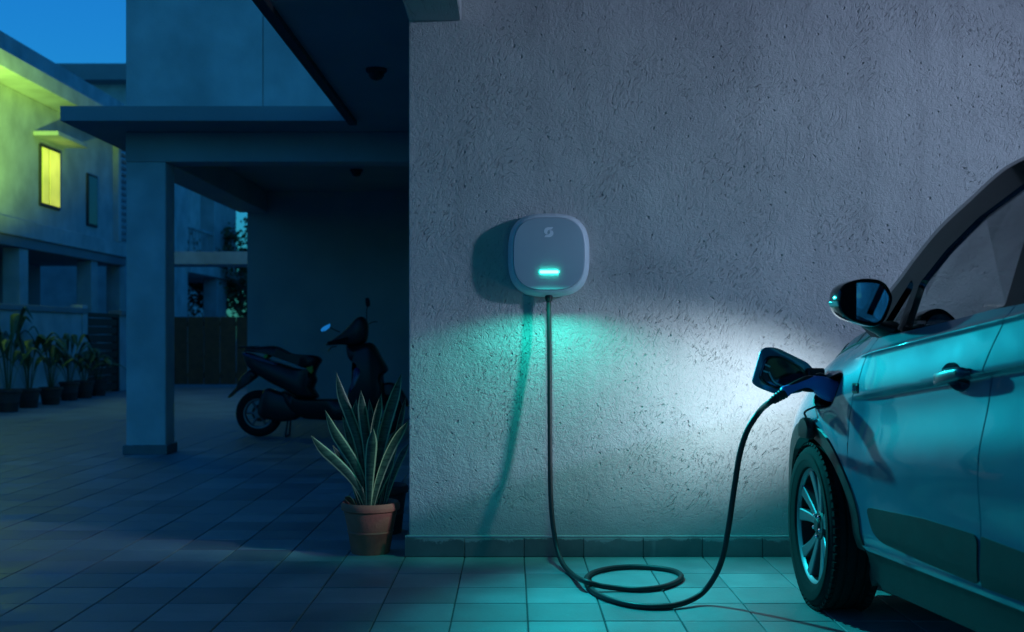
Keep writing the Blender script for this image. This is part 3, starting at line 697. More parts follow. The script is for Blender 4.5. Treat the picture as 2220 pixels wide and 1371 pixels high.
# ------------------------------------------------------------------ the wall charger
CC = at(1190.5, 551.5, WY - 0.11); CC.y = WY
SCC = (WY - 0.11) / FPX
ch = tag(empty('wall_charger', CC), 'rounded silver car charger on the plaster wall with glowing teal bar', 'charger')
def sq(a, b, n, k=96):
    return [(a * math.copysign(abs(math.cos(t)) ** (2 / n), math.cos(t)), b * math.copysign(abs(math.sin(t)) ** (2 / n), math.sin(t))) for t in [2 * math.pi * i / k for i in range(k)]]
def ring_loft(bm, rings, cap0=True, cap1=True):
    V = [[bm.verts.new(p) for p in r] for r in rings]
    for a, b in zip(V, V[1:]):
        for i in range(len(a)):
            j = (i + 1) % len(a); bm.faces.new((a[i], a[j], b[j], b[i]))
    if cap0: bm.faces.new(V[0][::-1])
    if cap1: bm.faces.new(V[-1])
RA, RB = 89.5 * SCC, 91.5 * SCC
FA, FB = 77.5 * SCC, 79.0 * SCC
def rg(a, b, n, y, dz=0.0): return [Vector((u, y, v + dz)) for u, v in sq(a, b, n)]
bm = bmesh.new()
ring_loft(bm, [rg(RA * .90, RB * .90, 2.95, 0), rg(RA * .97, RB * .97, 2.95, -.012), rg(RA, RB, 2.95, -.034), rg(RA * .999, RB * .999, 2.95, -.044), rg(RA * .988, RB * .988, 2.95, -.058), rg(RA * .955, RB * .955, 2.97, -.078), rg(FA * 1.03, FB * 1.03, 3.0, -.100, .003), rg(FA * 1.006, FB * 1.006, 3.0, -.102, .003), rg(FA * .99, FB * .99, 3.0, -.096, .003)], True, True)
bm_obj('housing', bm, M['charger'], ch, 50)
bm = bmesh.new()
ring_loft(bm, [rg(FA * .985, FB * .985, 3.0, -.094, .003), rg(FA, FB, 3.0, -.103, .003), rg(FA * .985, FB * .985, 3.0, -.1085, .003)] + [rg(FA * s, FB * s, 3.0 - (1 - s) * .8, -.1085 - .008 * (1 - s * s), .003) for s in (.95, .85, .7, .5, .3, .12)], True, True)
bm_obj('face_plate', bm, M['charger_face'], ch, 50)
def facey(u, v): s = max(abs(u) / FA, abs(v) / FB); return -.1085 - .008 * (1 - min(1, s) ** 2)
# glowing bar
lz = (551.5 - 590.1) * SCC; hw = 20.5 * SCC; hh = 3.2 * SCC
bar = []
for i in range(24):
    a = 2 * math.pi * i / 24; bar.append(((hw - hh) * (1 if math.cos(a) > 0 else -1) + hh * math.cos(a), lz + hh * math.sin(a)))
bm = bmesh.new(); yb = facey(0, lz)
ring_loft(bm, [[Vector((u, yb + .004, v)) for u, v in bar], [Vector((u, yb - .0045, v)) for u, v in bar], [Vector((u * .97, yb - .006, lz + (v - lz) * .8)) for u, v in bar]])
led = bm_obj('status_bar', bm, M['led'], ch, 50)
# emblem: two interlocking strokes
half = [(683, 302), (612, 303), (588, 312), (570, 332), (564, 352), (568, 372), (582, 387), (600, 389), (615, 384), (606, 372), (605, 358), (614, 347), (630, 336), (655, 334), (668, 324)]
ec = (625, 365)
for s in (1, -1):
    poly = [((x - ec[0]) * s, (y - ec[1]) * s) for x, y in half]
    uv = [((ec[0] + x) / 5.714 + 1080 - 1190.5, 551.5 - ((ec[1] + y) / 5.714 + 440)) for x, y in poly]
    uv = [(u * SCC * .97, v * SCC) for u, v in uv]
    bm = bmesh.new(); yy = facey(0, 46 * SCC) + .0018
    fv = [bm.verts.new((u, facey(u, v) - .0012, v)) for u, v in uv]; bv = [bm.verts.new((u, yy + .002, v)) for u, v in uv]
    f = bm.faces.new(fv); k = len(fv)
    for i in range(k): bm.faces.new((fv[i], bv[i], bv[(i + 1) % k], fv[(i + 1) % k]))
    bmesh.ops.triangulate(bm, faces=[f]); bm_obj('emblem', bm, M['logo'], ch)
bm = bmesh.new(); b_lathe(bm, [(0, .03), (8.5 * SCC, .03), (8.5 * SCC, -.004), (7 * SCC, -.022), (0, -.022)], 24, Matrix.Translation((0, -.055, -RB)))
bm_obj('cable_gland', bm, M['plastic'], ch, 40)
bm = bmesh.new(); b_lathe(bm, [(0, 0), (.11, 0), (.11, .001), (0, .001)], 24, Matrix.Translation((0, .0, 0)) @ Matrix.Rotation(R(90), 4, 'X'))
bm_obj('back_plate', bm, M['plastic'], ch)
# light given off by the charger's teal bar: a glow washing the wall below it and a beam across the floor to the car
TEAL = (0.02, 1.0, 0.78)
gl = lamp('charger_glow', 'SPOT', (CC.x, WY - .215, CC.z + lz + .005), 20, TEAL, (CC.x, WY - .215 + .34, CC.z + lz - .94), spot_size=R(54), spot_blend=1.0, shadow_soft_size=.03)
gl.scale = (5.0, 1, 1)
lamp('charger_beam', 'SPOT', (CC.x + .02, WY - .20, CC.z + lz), 150, (0.015, 0.88, 0.96), (1.35, 4.1, -.1), spot_size=R(112), spot_blend=1.0, shadow_soft_size=.02)

# ------------------------------------------------------------------ car geometry in car coordinates: x forward, y left, z up; origin under the left front tyre's outer face
A0 = math.atan(0.171); CAR = (1.24, 4.68, 0.0)
car = tag(empty('parked_car', CAR, R(90) + A0), 'silver-teal hatchback SUV plugged in beside the plaster wall', 'car')
bpy.context.view_layer.update()
CM = car.matrix_world.copy()
MID = -0.88                                        # centre line
def c2w(v): return CM @ Vector(v)
def lerp_table(tab, x):
    if x >= tab[0][0]: return tab[0][1]
    for (a, fa), (b, fb) in zip(tab, tab[1:]):
        if x >= b: return fa + (fb - fa) * (x - a) / (b - a)
    return tab[-1][1]
HOODZ = [(.62, .86), (.45, .925), (.30, .975), (.211, 1.01), (.101, 1.045), (-.145, 1.10), (-.259, 1.14), (-.40, 1.175), (-.55, 1.19)]
def zt(t): return lerp_table(HOODZ, t)
def zcr(t): return .886 - .14 * (t + .364)
def zsh(t): return 1.068 - .135 * (t + .60)
def w_door(t, z):
    zc, zs = zcr(t), zsh(t)
    if z > zs: l = .030 - (z - zs) * .55
    else: l = .030 + .012 * sstep(zs, zc, z)
    amp = sstep(-.32, -.46, t)
    under = sstep(zc + .003, zc - .016, z) * (1 - .75 * sstep(zc - .05, zc - .27, z))
    l -= .034 * under * amp
    l -= .020 * sstep(.72, .50, z)
    l -= .035 * sstep(.40, .26, z)
    l += .006 * math.exp(-((z - zs) / .006) ** 2)
    return l
def w_fender(t, z):
    u = max(0.0, (z - (zt(t) - .26)) / .26)
    l = .032 - .165 * min(u, 1.3) ** 2.1
    rr = math.hypot(t - .02, z - .335)
    l += .014 * math.exp(-((rr - .44) / .07) ** 2)
    l -= .020 * sstep(.66, .40, z) * sstep(.2, -.1, t)
    l -= .035 * sstep(.40, .26, z)
    return l
def wsurf(t, z):
    b = sstep(-.56, -.24, t)
    l = (1 - b) * w_door(t, z) + b * w_fender(t, z)
    if t > -.12: l -= .36 * (t + .12) ** 2
    if t < -2.3: l -= .16 * (t + 2.3) ** 2
    return l
def side_panel(name, outer, holes, off, mat, parent, depth=.02, dt=.045, dz=.022, fn=wsurf, both=True, mirror_name=None):
    def build(flip):
        bm = bmesh.new(); edges = []
        for loop in [outer] + holes:
            vs = [bm.verts.new((p[0], 0, p[1])) for p in loop]
            for i in range(len(vs)): edges.append(bm.edges.new((vs[i], vs[(i + 1) % len(vs)])))
        bmesh.ops.triangle_fill(bm, use_beauty=True, use_dissolve=False, edges=edges, normal=(0, 1, 0))
        t0 = min(p[0] for p in outer); t1 = max(p[0] for p in outer); z0 = min(p[1] for p in outer); z1 = max(p[1] for p in outer)
        k = t0 + dt * .5
        while k < t1:
            bmesh.ops.bisect_plane(bm, geom=bm.verts[:] + bm.edges[:] + bm.faces[:], plane_co=(k, 0, 0), plane_no=(1, 0, 0)); k += dt
        s = .14; c = z0 + s * t0; cmax = z1 + s * t1
        lines = []; base = .886 - .14 * .364
        while c < cmax: lines.append(c); c += dz
        for e in (base + .004, base - .003, base - .010, base - .016, base - .022): lines.append(e)
        if dz < .03: lines += [1.068 - .135 * .6 + e for e in (-.012, -.006, 0, .006, .012)]
        for c in sorted(lines):
            bmesh.ops.bisect_plane(bm, geom=bm.verts[:] + bm.edges[:] + bm.faces[:], plane_co=(0, 0, c), plane_no=(s, 0, 1))
        border = [e for e in bm.edges if len(e.link_faces) == 1]
        main = bm.verts[:]
        ex = bmesh.ops.extrude_edge_only(bm, edges=border)
        exv = [v for v in ex['geom'] if isinstance(v, bmesh.types.BMVert)]; exs = set(exv)
        nor = {}
        for v in bm.verts:
            t, z = v.co.x, v.co.z
            e = .003; gx = (fn(t + e, z) - fn(t - e, z)) / (2 * e); gz = (fn(t, z + e) - fn(t, z - e)) / (2 * e)
            nn = Vector((-gx, 1, -gz)).normalized()
            l = fn(t, z) + off - (depth if v in exs else 0)
            if flip: v.co = (t, 2 * MID - l, z); nn.y = -nn.y
            else: v.co = (t, l, z)
            nor[v] = nn
        for f in bm.faces:
            f.smooth = True; f.normal_update()
            if not any(v in exs for v in f.verts):
                if (f.normal.y < 0) != flip: f.normal_flip()
        bm.verts.index_update()
        nl = [nor[v] for v in bm.verts]
        me = bpy.data.meshes.new(name); bm.to_mesh(me); bm.free()
        me.normals_split_custom_set_from_vertices(nl)
        return link(name, me, mat, parent)
    o = build(False)
    if both: build(True)
    return o
def arc(cx, cz, r, a0, a1, n=22): return [(cx + r * math.cos(R(a0 + (a1 - a0) * i / n)), cz + r * math.sin(R(a0 + (a1 - a0) * i / n))) for i in range(n + 1)]
DOOR_F = [(-.486, 1.088), (-.444, 1.012), (-.420, .943), (-.372, .885), (-.345, .800), (-.338, .714), (-.346, .541), (-.372, .43), (-.418, .338)]
DOOR_R = [(-1.172, .338), (-1.174, .426), (-1.187, .597), (-1.204, .794), (-1.221, .948), (-1.24, 1.022), (-1.285, 1.10), (-1.335, 1.17), (-1.352, 1.205)]
G = .0035
PORT = round_poly([(-.010, .850), (-.030, .905), (-.085, .950), (-.215, .975), (-.262, .968), (-.232, .895), (-.185, .838), (-.075, .822)], .03, 4)
WC = (.02, .335)
fend = [(-.410, .345)] + arc(WC[0], WC[1], .438, 178, 10, 30) + [(.48, .42), (.51, .60), (.53, .78)] + [(t, zt(t) - .004) for t in (.45, .38, .30, .211, .15, .101, 0, -.08, -.145, -.2, -.259, -.33, -.40, -.48)] + [(-.53, 1.172), (-.500, 1.12)] + [(t + G, z) for t, z in DOOR_F]
side_panel('front_fender', fend, [PORT], 0.0, M['paint'], car)
door = [(t - G, z) for t, z in DOOR_F] + [(t + G, z) for t, z in DOOR_R] + [(-1.225, 1.195), (-1.04, 1.170), (-.90, 1.153), (-.75, 1.136), (-.653, 1.126), (-.56, 1.124), (-.512, 1.118)]
HC = (-1.055, .988)
CUP = round_poly([(.075, -.012), (.030, .042), (-.030, .046), (-.058, .030), (-.058, -.030), (-.020, -.048), (.035, -.044)], .03, 5)
fd = side_panel('front_door', door, [[(HC[0] + u, HC[1] + v) for u, v in CUP]], 0.0, M['paint'], car)
rdoor = [(t - G, z) for t, z in DOOR_R[::-1]] + arc(-2.48, .335, .45, 180, 120, 10) + [(-2.62, .95), (-2.50, 1.30), (-2.2, 1.285), (-1.8, 1.255), (-1.5, 1.225)]
rdoor = [(t - G, z) for t, z in DOOR_R[::-1]] + [(-1.93, .338)] + arc(-2.48, .335, .46, 168, 140, 6) + [(-2.20, .95), (-2.28, 1.27), (-2.0, 1.262), (-1.8, 1.245), (-1.5, 1.222)]
side_panel('rear_door', rdoor, [], 0.0, M['paint'], car)
quarter = [(-2.205, .95)] + arc(-2.48, .335, .46, 139, 0, 24) + [(-3.25, .40), (-3.30, .7), (-3.22, 1.0), (-3.10, 1.32), (-2.7, 1.30), (-2.288, 1.275)]
side_panel('rear_quarter', quarter, [], 0.0, M['paint'], car)
# inner body seen through the shut lines
inner = [(-.40, .30)] + arc(WC[0], WC[1], .40, 176, 8, 20) + [(.46, .42), (.48, .75)] + [(t, zt(t) - .03) for t in (.40, .2, .101, -.145, -.259, -.40)] + [(-.5, 1.10), (-1.0, 1.14), (-2.0, 1.23), (-3.1, 1.26), (-3.25, .45)] + arc(-2.48, .335, .44, 6, 174, 20) + [(-1.95, .30)]
side_panel('inner_body', inner, [PORT], -.028, M['dark_trim'], car, depth=.004, dt=.12, dz=.08)
# wheel-arch and sill cladding
archc = arc(WC[0], WC[1], .433, 182, 6, 30) + arc(WC[0], WC[1], .375, 6, 182, 30)
side_panel('arch_cladding', archc, [], .006, M['cladding'], car, depth=.05)
archr = arc(-2.48, .335, .455, 180, 2, 26) + arc(-2.48, .335, .40, 2, 180, 26)
side_panel('arch_cladding', archr, [], .006, M['cladding'], car, depth=.05)
side_panel('sill', [(-.405, .335), (-.43, .23), (-.5, .195), (-1.9, .195), (-2.03, .25), (-2.03, .332)], [], .0, M['cladding'], car, depth=.08)
side_panel('sill_strip', [(-.42, .342), (-.44, .326), (-2.0, .326), (-2.0, .342)], [], .012, M['paint'], car, depth=.03)
clad = round_poly([(-.452, .488), (-.839, .508), (-1.167, .507), (-1.167, .335 + .02), (-.868, .362), (-.56, .378), (-.492, .408)], .03, 5)
side_panel('door_cladding', clad, [], .006, M['cladding'], fd, depth=.012)
side_panel('door_cladding', [(-1.19, .507), (-1.42, .497), (-1.98, .49), (-1.93, .355), (-1.18, .352)], [], .006, M['cladding'], car, depth=.012)
# charging socket recess
bm = bmesh.new()
rp = [Vector((t, wsurf(t, z) - .004, z)) for t, z in PORT]; pc = sum(rp, Vector()) / len(rp)
ring_loft(bm, [rp, [pc + (p - pc) * .93 + Vector((0, -.018, 0)) for p in rp], [pc + (p - pc) * .90 + Vector((0, -.075, 0)) for p in rp]], False, True)
sock = bm_obj('charge_socket', bm, M['gloss_black'], car, 50)
bm = bmesh.new(); rp2 = [pc + (p - pc) * 1.0 + Vector((0, .0015, 0)) for p in rp]
ring_loft(bm, [[pc + (p - pc) * 1.015 + Vector((0, -.004, 0)) for p in rp], [pc + (p - pc) * 1.012 + Vector((0, .006, 0)) for p in rp], [pc + (p - pc) * .95 + Vector((0, .004, 0)) for p in rp], [pc + (p - pc) * .93 + Vector((0, -.016, 0)) for p in rp]], False, False)
bm_obj('socket_rim', bm, M['dark_trim'], sock, 50)
SK = Vector((-.135, .0, .898))
bm = bmesh.new(); b_lathe(bm, [(0, .03), (.040, .03), (.042, 0), (.042, -.05)], 28, Matrix.Translation((SK.x, -.045, SK.z)) @ Matrix.Rotation(R(-90), 4, 'X')); bm_obj('socket_ring', bm, M['plastic'], sock, 50)
# charge flap, open at right angles to the body
flap = round_poly([(.262, .925), (.222, 1.068), (.165, 1.070), (.035, 1.006), (.010, .975), (.012, .915), (.060, .886), (.150, .872), (.235, .905)], .035, 5)
bm = bmesh.new(); b_slab(bm, flap, lambda u, v, d: Vector((.012 + d + .16 * (u - .02), u, v)), [(0, .97), (.004, 1.0), (.010, 1.0), (.014, .97)])
fl = bm_obj('charge_flap', bm, M['paint'], car, 50)
lin = round_poly([(.245, .945), (.212, 1.040), (.150, 1.040), (.060, .992), (.035, .955), (.040, .920), (.160, .890), (.222, .918)], .025, 4)
bm = bmesh.new(); b_slab(bm, lin, lambda u, v, d: Vector((.012 - d + .16 * (u - .02), u, v)), [(-.001, .93), (.010, .93), (.014, .90), (.009, .82), (.004, .80)])
lo = bm_obj('flap_liner', bm, M['gloss_black'], fl, 40)
fp = lambda u, v, d: Vector((.012 - d + .16 * (u - .02), u, v))
tube('liner_rib', M['lens'], fl, spline([fp(.20, .97, .014), fp(.18, .93, .018), (fp(.14, .91, .016))], 5), .004, 6)
tube('liner_rib', M['lens'], fl, [fp(.215, 1.0, .014), fp(.195, .99, .016)], .004, 6)
tube('liner_rib', M['lens'], fl, [fp(.222, .975, .014), fp(.205, .968, .016)], .004, 6)
bm = bmesh.new(); b_box(bm, -.025, .012, -.02, .05, .90, .985, .006); bm_obj('hinge', bm, M['plastic'], fl, 40)
# socket cap dangling on its strap
capb = Vector((-.030, wsurf(-.03, .75) + .022, .742))
bm = bmesh.new()
cpo = round_poly([(-.048, -.040), (.048, -.034), (.050, .010), (.030, .034), (.008, .046), (-.008, .046), (-.034, .032), (-.052, .006)], .012, 3)
b_slab(bm, cpo, lambda u, v, d: capb + Vector((u, d, v)), [(-.016, .9), (-.012, 1), (.012, 1), (.018, .9)])
cp = bm_obj('socket_cap', bm, M['plastic'], car, 50)
tube('strap', M['plastic'], cp, spline([Vector((-.055, .03, .835)), capb + Vector((-.014, .012, .07)), capb + Vector((.002, 0, .045))], 5), .0045, 6)
# fender badge
bd = Vector((-.405, wsurf(-.405, .922), .922))
bm = bmesh.new(); b_slab(bm, round_poly([(-.026, -.018), (.022, -.020), (.026, .018), (-.022, .020)], .005, 3), lambda u, v, d: bd + Vector((u, d, v)), [(-.003, 1), (.003, 1), (.005, .9)])
bo = bm_obj('badge', bm, M['plastic'], car, 40)
for k in range(3):
    bm = bmesh.new(); x = -.013 + .012 * k
    b_slab(bm, [(x - .003, -.010), (x + .003, -.010), (x + .006, .011), (x, .011)], lambda u, v, d: bd + Vector((-u, d, v)), [(.004, 1), (.0075, 1)]); bm_obj('badge_stroke', bm, M['chrome'], bo)

# door handle: cup and bar
hc = Vector((-1.055, 0, .988)); hy = wsurf(-1.055, .988)
bm = bmesh.new(); cupo = CUP
rings = []
for d, s in ((.001, 1.0), (-.010, .96), (-.024, .82), (-.030, .45)):
    rings.append([Vector((hc.x + u * s, wsurf(hc.x + u * s, hc.z + v * s) + d + .001, hc.z + v * s)) for u, v in cupo])
ring_loft(bm, rings, False, True); cup = bm_obj('handle_cup', bm, M['paint'], fd, 60)
bm = bmesh.new()
hp = spline([Vector((hc.x + .078, hy - .004, hc.z - .014)), Vector((hc.x + .055, hy + .012, hc.z - .010)), Vector((hc.x, hy + .020, hc.z + .000)), Vector((hc.x - .06, hy + .022, hc.z + .010)), Vector((hc.x - .100, hy + .020, hc.z + .016)), Vector((hc.x - .110, hy + .000, hc.z + .018))], 5)
nrm = []
for i, p in enumerate(hp):
    tt = i / (len(hp) - 1); a = .022 * (.55 + .45 * math.sin(math.pi * min(1, .18 + tt * .9)) ** .5); b2 = .011
    d = (hp[min(i + 1, len(hp) - 1)] - hp[max(0, i - 1)]).normalized(); up = Vector((0, 0, 1)); up = (up - d * up.dot(d)).normalized(); ot = d.cross(up)
    nrm.append([p + up * a * math.copysign(abs(math.sin(q)) ** .7, math.sin(q)) + ot * b2 * math.copysign(abs(math.cos(q)) ** .7, math.cos(q)) for q in [2 * math.pi * k / 14 for k in range(14)]])
ring_loft(bm, nrm); hd = bm_obj('door_handle', bm, M['handle'], fd, 60)
bm = bmesh.new(); b_lathe(bm, [(0, .004), (.006, .004), (.007, 0)], 12, Matrix.Translation((hc.x - .085, hy + .031, hc.z + .015)) @ Matrix.Rotation(R(-90), 4, 'X')); bm_obj('keyhole', bm, M['plastic'], fd)

# ------------------------------------------------------------------ hood, nose, greenhouse
def mirror_y(v): return Vector((v.x, 2 * MID - v.y, v.z))
def grid_obj(name, rows, mat, parent, thick=0.0, smooth=40):
    bm = bmesh.new(); V = [[bm.verts.new(p) for p in r] for r in rows]
    for a, b in zip(V, V[1:]):
        for i in range(len(a) - 1): bm.faces.new((a[i], a[i + 1], b[i + 1], b[i]))
    if thick: bmesh.ops.solidify(bm, geom=bm.faces[:], thickness=thick)
    return bm_obj(name, bm, mat, parent, smooth)
def edge_l(t): return wsurf(t, zt(t) - .004) - .007
rows = []
for i in range(31):
    s = i / 30; ts = -.30 + .82 * s; el = edge_l(ts); row = []
    for j in range(41):
        x = -1 + 2 * j / 40; l = MID + (el - MID) * -x if False else MID + (el - MID) * x
        tr = -.30 + .10 * (1 - x * x); tf = .52 + .30 * (1 - abs(x) ** 2.5); t = tr + (tf - tr) * s
        d = (1 - abs(x)) * (el - MID); z = zt(ts) + .080 * (1 - (1 - min(1, d / .17)) ** 2.2) * (1 - .55 * sstep(.8, 1, s)) + .02 * (1 - x * x) * (1 - s)
        row.append(Vector((t, l, z)))
    rows.append(row)
hood = grid_obj('hood', rows, M['paint'], car, -.012)
# cover panel and washer notch seam on the hood shoulder
tube('hood_seam', M['dark_trim'], hood, [rows[i][j] + Vector((0, 0, .0005)) for i, j in ((9, 40), (9, 39), (9, 38), (9, 37))], .0022, 5)
tube('hood_seam', M['dark_trim'], hood, [rows[16][40] + Vector((0, .001, .001)), rows[16][39] + Vector((0, 0, .001)), rows[17][38] + Vector((0, 0, .001)), rows[19][38] + Vector((0, 0, .001))], .003, 5)
tube('hood_gap', M['dark_trim'], hood, [rows[i][40] + Vector((0, .004, -.001)) for i in range(0, 31)], .0042, 6)
rows = []
for i in range(19):
    z = .20 + (.902 - .20) * i / 18; el = wsurf(.51, max(.45, z)) - .004 - .05 * sstep(.40, .2, z); row = []
    for j in range(41):
        x = -1 + 2 * j / 40; row.append(Vector((.505 + (.30 + .03 * math.sin(math.pi * (z - .2) / .7)) * (1 - abs(x) ** 2.5), MID + (el - MID) * x, z)))
    rows.append(row)
grid_obj('front_bumper', rows, M['paint'], car, .01)
for sgn in (1, -1):
    pts = [Vector((.520 + .32 * (1 - abs(x) ** 2.5), MID + sgn * .67 * x, z)) for z in (.73, .81) for x in (.62, .70, .78, .86, .93)]
    hl = grid_obj('headlight', [pts[:5], pts[5:]], M['headlight'], car, .012)
    bm = bmesh.new(); b_tube(bm, [p + Vector((.004, 0, .012)) for p in pts[5:]], .008, 8); bm_obj('light_brow', bm, M['gloss_black'], hl, 50)
grid_obj('grille', [[Vector((.535 + .30 * (1 - abs(x) ** 2.5), MID + .8 * x, z)) for x in [-.55 + 1.1 * k / 10 for k in range(11)]] for z in (.48, .66)], M['gloss_black'], car, .01)
rows = []
for i in range(17):
    z = .22 + (1.33 - .22) * i / 16; row = []; el = wsurf(-3.0, min(1.2, max(.4, z))) - .02
    for j in range(25):
        x = -1 + 2 * j / 24; row.append(Vector((-3.24 - .12 * (1 - abs(x) ** 3) - .05 * math.sin(math.pi * (z - .2) / 1.1) + .12 * sstep(1.0, 1.33, z), MID + (el - MID) * x, z)))
    rows.append(row)
grid_obj('tailgate', rows, M['paint'], car, .01)

def lg(t, z): return -.01 - .42 * (z - 1.13)
SIL = [(-.28, -.110, 1.165), (-.373, -.121, 1.251), (-.447, -.154, 1.331), (-.504, -.187, 1.409), (-.596, -.228, 1.506), (-.729, -.264, 1.592), (-.839, -.293, 1.661), (-.930, -.306, 1.691), (-1.1, -.32, 1.715), (-1.4, -.33, 1.73), (-2.0, -.33, 1.715), (-2.6, -.32, 1.63), (-2.95, -.28, 1.50), (-3.12, -.2, 1.335)]
SILs = spline(SIL, 4)
E1 = [Vector((p.x - .060, lg(0, p.z - .014), p.z - .014)) for p in SILs]
frame_outer = [(p.x, p.z) for p in E1] + [(-3.05, 1.285), (-2.3, 1.255), (-1.5, 1.200), (-1.225, 1.180), (-1.04, 1.155), (-.75, 1.121), (-.653, 1.110), (-.56, 1.108), (-.45, 1.112)]
G1 = round_poly([(-.672, 1.140), (-.652, 1.300), (-.747, 1.412), (-.875, 1.510), (-1.063, 1.597), (-1.150, 1.622), (-1.19, 1.42), (-1.222, 1.206), (-1.04, 1.178), (-.80, 1.148)], .015, 3)
G2 = round_poly([(-.505, 1.150), (-.585, 1.318), (-.618, 1.292), (-.622, 1.140), (-.56, 1.132)], .012, 3)
G3 = round_poly([(-1.300, 1.222), (-1.245, 1.44), (-1.215, 1.632), (-1.9, 1.625), (-2.02, 1.60), (-2.22, 1.275)], .02, 3)
side_panel('window_frame', frame_outer, [G1, G2, G3], .002, M['gloss_black'], car, depth=.028, dt=.12, dz=.07, fn=lg)
def flat_glass(name, poly, off=-.012):
    for flip in (False, True):
        bm = bmesh.new(); vs = [bm.verts.new((t, (2 * MID - (lg(t, z) + off)) if flip else lg(t, z) + off, z)) for t, z in poly]
        f = bm.faces.new(vs); bmesh.ops.solidify(bm, geom=[f], thickness=.004)
        bm_obj(name, bm, M['glass'], car)
flat_glass('side_window', G1); flat_glass('quarter_window', G2); flat_glass('side_window', G3)
E2 = [p.copy() for p in SILs]; E3 = [Vector((p.x - .004, p.y - .055, p.z + .006)) for p in SILs]
k0 = 26
for flip in (False, True):
    f = mirror_y if flip else (lambda v: v)
    half_e = [(a + b) / 2 + Vector((.010, .020, .006)) for a, b in zip(E1, E2)]
    grid_obj('roof_pillar', [[f(v) for v in (a, h, b, c)] for a, h, b, c in zip(E1, half_e, E2, E3)], M['gloss_black'], car, 0, 60)
def top_row(k, bow, crown):
    p = E3[k]; row = []
    for j in range(25):
        x = 1 - 2 * j / 24; row.append(Vector((p.x + bow * (1 - x * x), MID + (p.y - MID) * x, p.z + crown * (1 - x * x))))
    return row
grid_obj('windscreen', [top_row(k, .12 - .05 * k / k0, .01 + .02 * k / k0) for k in range(0, k0 + 1)], M['glass'], car, .004)
grid_obj('roof', [top_row(k, .07 * max(0, 1 - (k - k0) / 6), .03) for k in range(k0, 46)], M['gloss_black'], car, .02)
grid_obj('rear_window', [top_row(k, -.02, .02) for k in range(45, len(E3))], M['glass'], car, .004)
for flip in (False, True):
    f = mirror_y if flip else (lambda v: v)
    pts = spline([f(Vector(p)) for p in ((-1.02, -.345, 1.712), (-1.10, -.345, 1.745), (-1.5, -.355, 1.775), (-2.1, -.355, 1.76), (-2.5, -.345, 1.70), (-2.56, -.345, 1.655))], 6)
    tube('roof_rail', M['dark_trim'], car, pts, .016, 8)
grid_obj('cowl', [[Vector((-.27 + .10 * (1 - x * x), MID + .76 * x, 1.16 + .012)) for x in [-1 + k / 8 for k in range(17)]], [Vector((-.36 + .12 * (1 - x * x), MID + .76 * x, 1.172)) for x in [-1 + k / 8 for k in range(17)]]], M['plastic'], car, .008)
# cabin
def cbox(name, mat, *a, bev=.02): return box(name, mat, car, *a, bev, 3)
cbox('cabin_tub', M['dark_trim'], -3.05, -.42, -1.66, -.10, .28, .98)
cbox('dashboard', M['plastic'], -.80, -.40, -1.62, -.14, .99, 1.155, bev=.05)
bm = bmesh.new(); ring_loft(bm, [[Vector((-.66 + .05 * q, -.95 + u * .34 * (1 - .06 * q * q), 1.15 + v * (.085 - .01 * q * q))) for u, v in sq(1, 1, 2.6, 32)] for q in (-2, -1, 0, 1, 2)]); bm_obj('instrument_hood', bm, M['plastic'], car, 50)
bm = bmesh.new()
ctr = Vector((-.86, -1.25, 1.10)); q = Matrix.Translation(ctr) @ Matrix.Rotation(R(-62), 4, 'Y')
b_tube(bm, [q @ Vector((.18 * math.cos(a), .18 * math.sin(a), 0)) for a in [2 * math.pi * k / 32 for k in range(33)]], .014, 8, False)
for a in (0.3, math.pi - .3, -math.pi / 2): b_tube(bm, [q @ Vector((0, 0, -.02)), q @ Vector((.18 * math.cos(a), .18 * math.sin(a), 0))], .016, 6)
bm_obj('steering_wheel', bm, M['plastic'], car, 50)
for ly in (-.46, -1.30):
    bm = bmesh.new(); b_box(bm, -1.98, -1.48, ly - .25, ly + .25, .98, 1.05, .03, 3); b_slab(bm, round_poly([(-2.00, .98), (-1.82, .98), (-2.02, 1.42), (-2.14, 1.42)], .04, 4), lambda u, v, d: Vector((u, d + ly, v)), [(-.24, .9), (-.20, 1), (.20, 1), (.24, .9)])
    b_slab(bm, round_poly([(-2.06, 1.44), (-2.16, 1.44), (-2.19, 1.60), (-2.11, 1.60)], .03, 4), lambda u, v, d: Vector((u, d + ly, v)), [(-.13, .9), (-.10, 1), (.10, 1), (.13, .9)])
    b_tube(bm, [Vector((-2.10, ly - .05, 1.36)), Vector((-2.13, ly - .05, 1.5))], .008, 6); b_tube(bm, [Vector((-2.10, ly + .05, 1.36)), Vector((-2.13, ly + .05, 1.5))], .008, 6)
    bm_obj('front_seat', bm, M['seat_cloth'], car, 50)

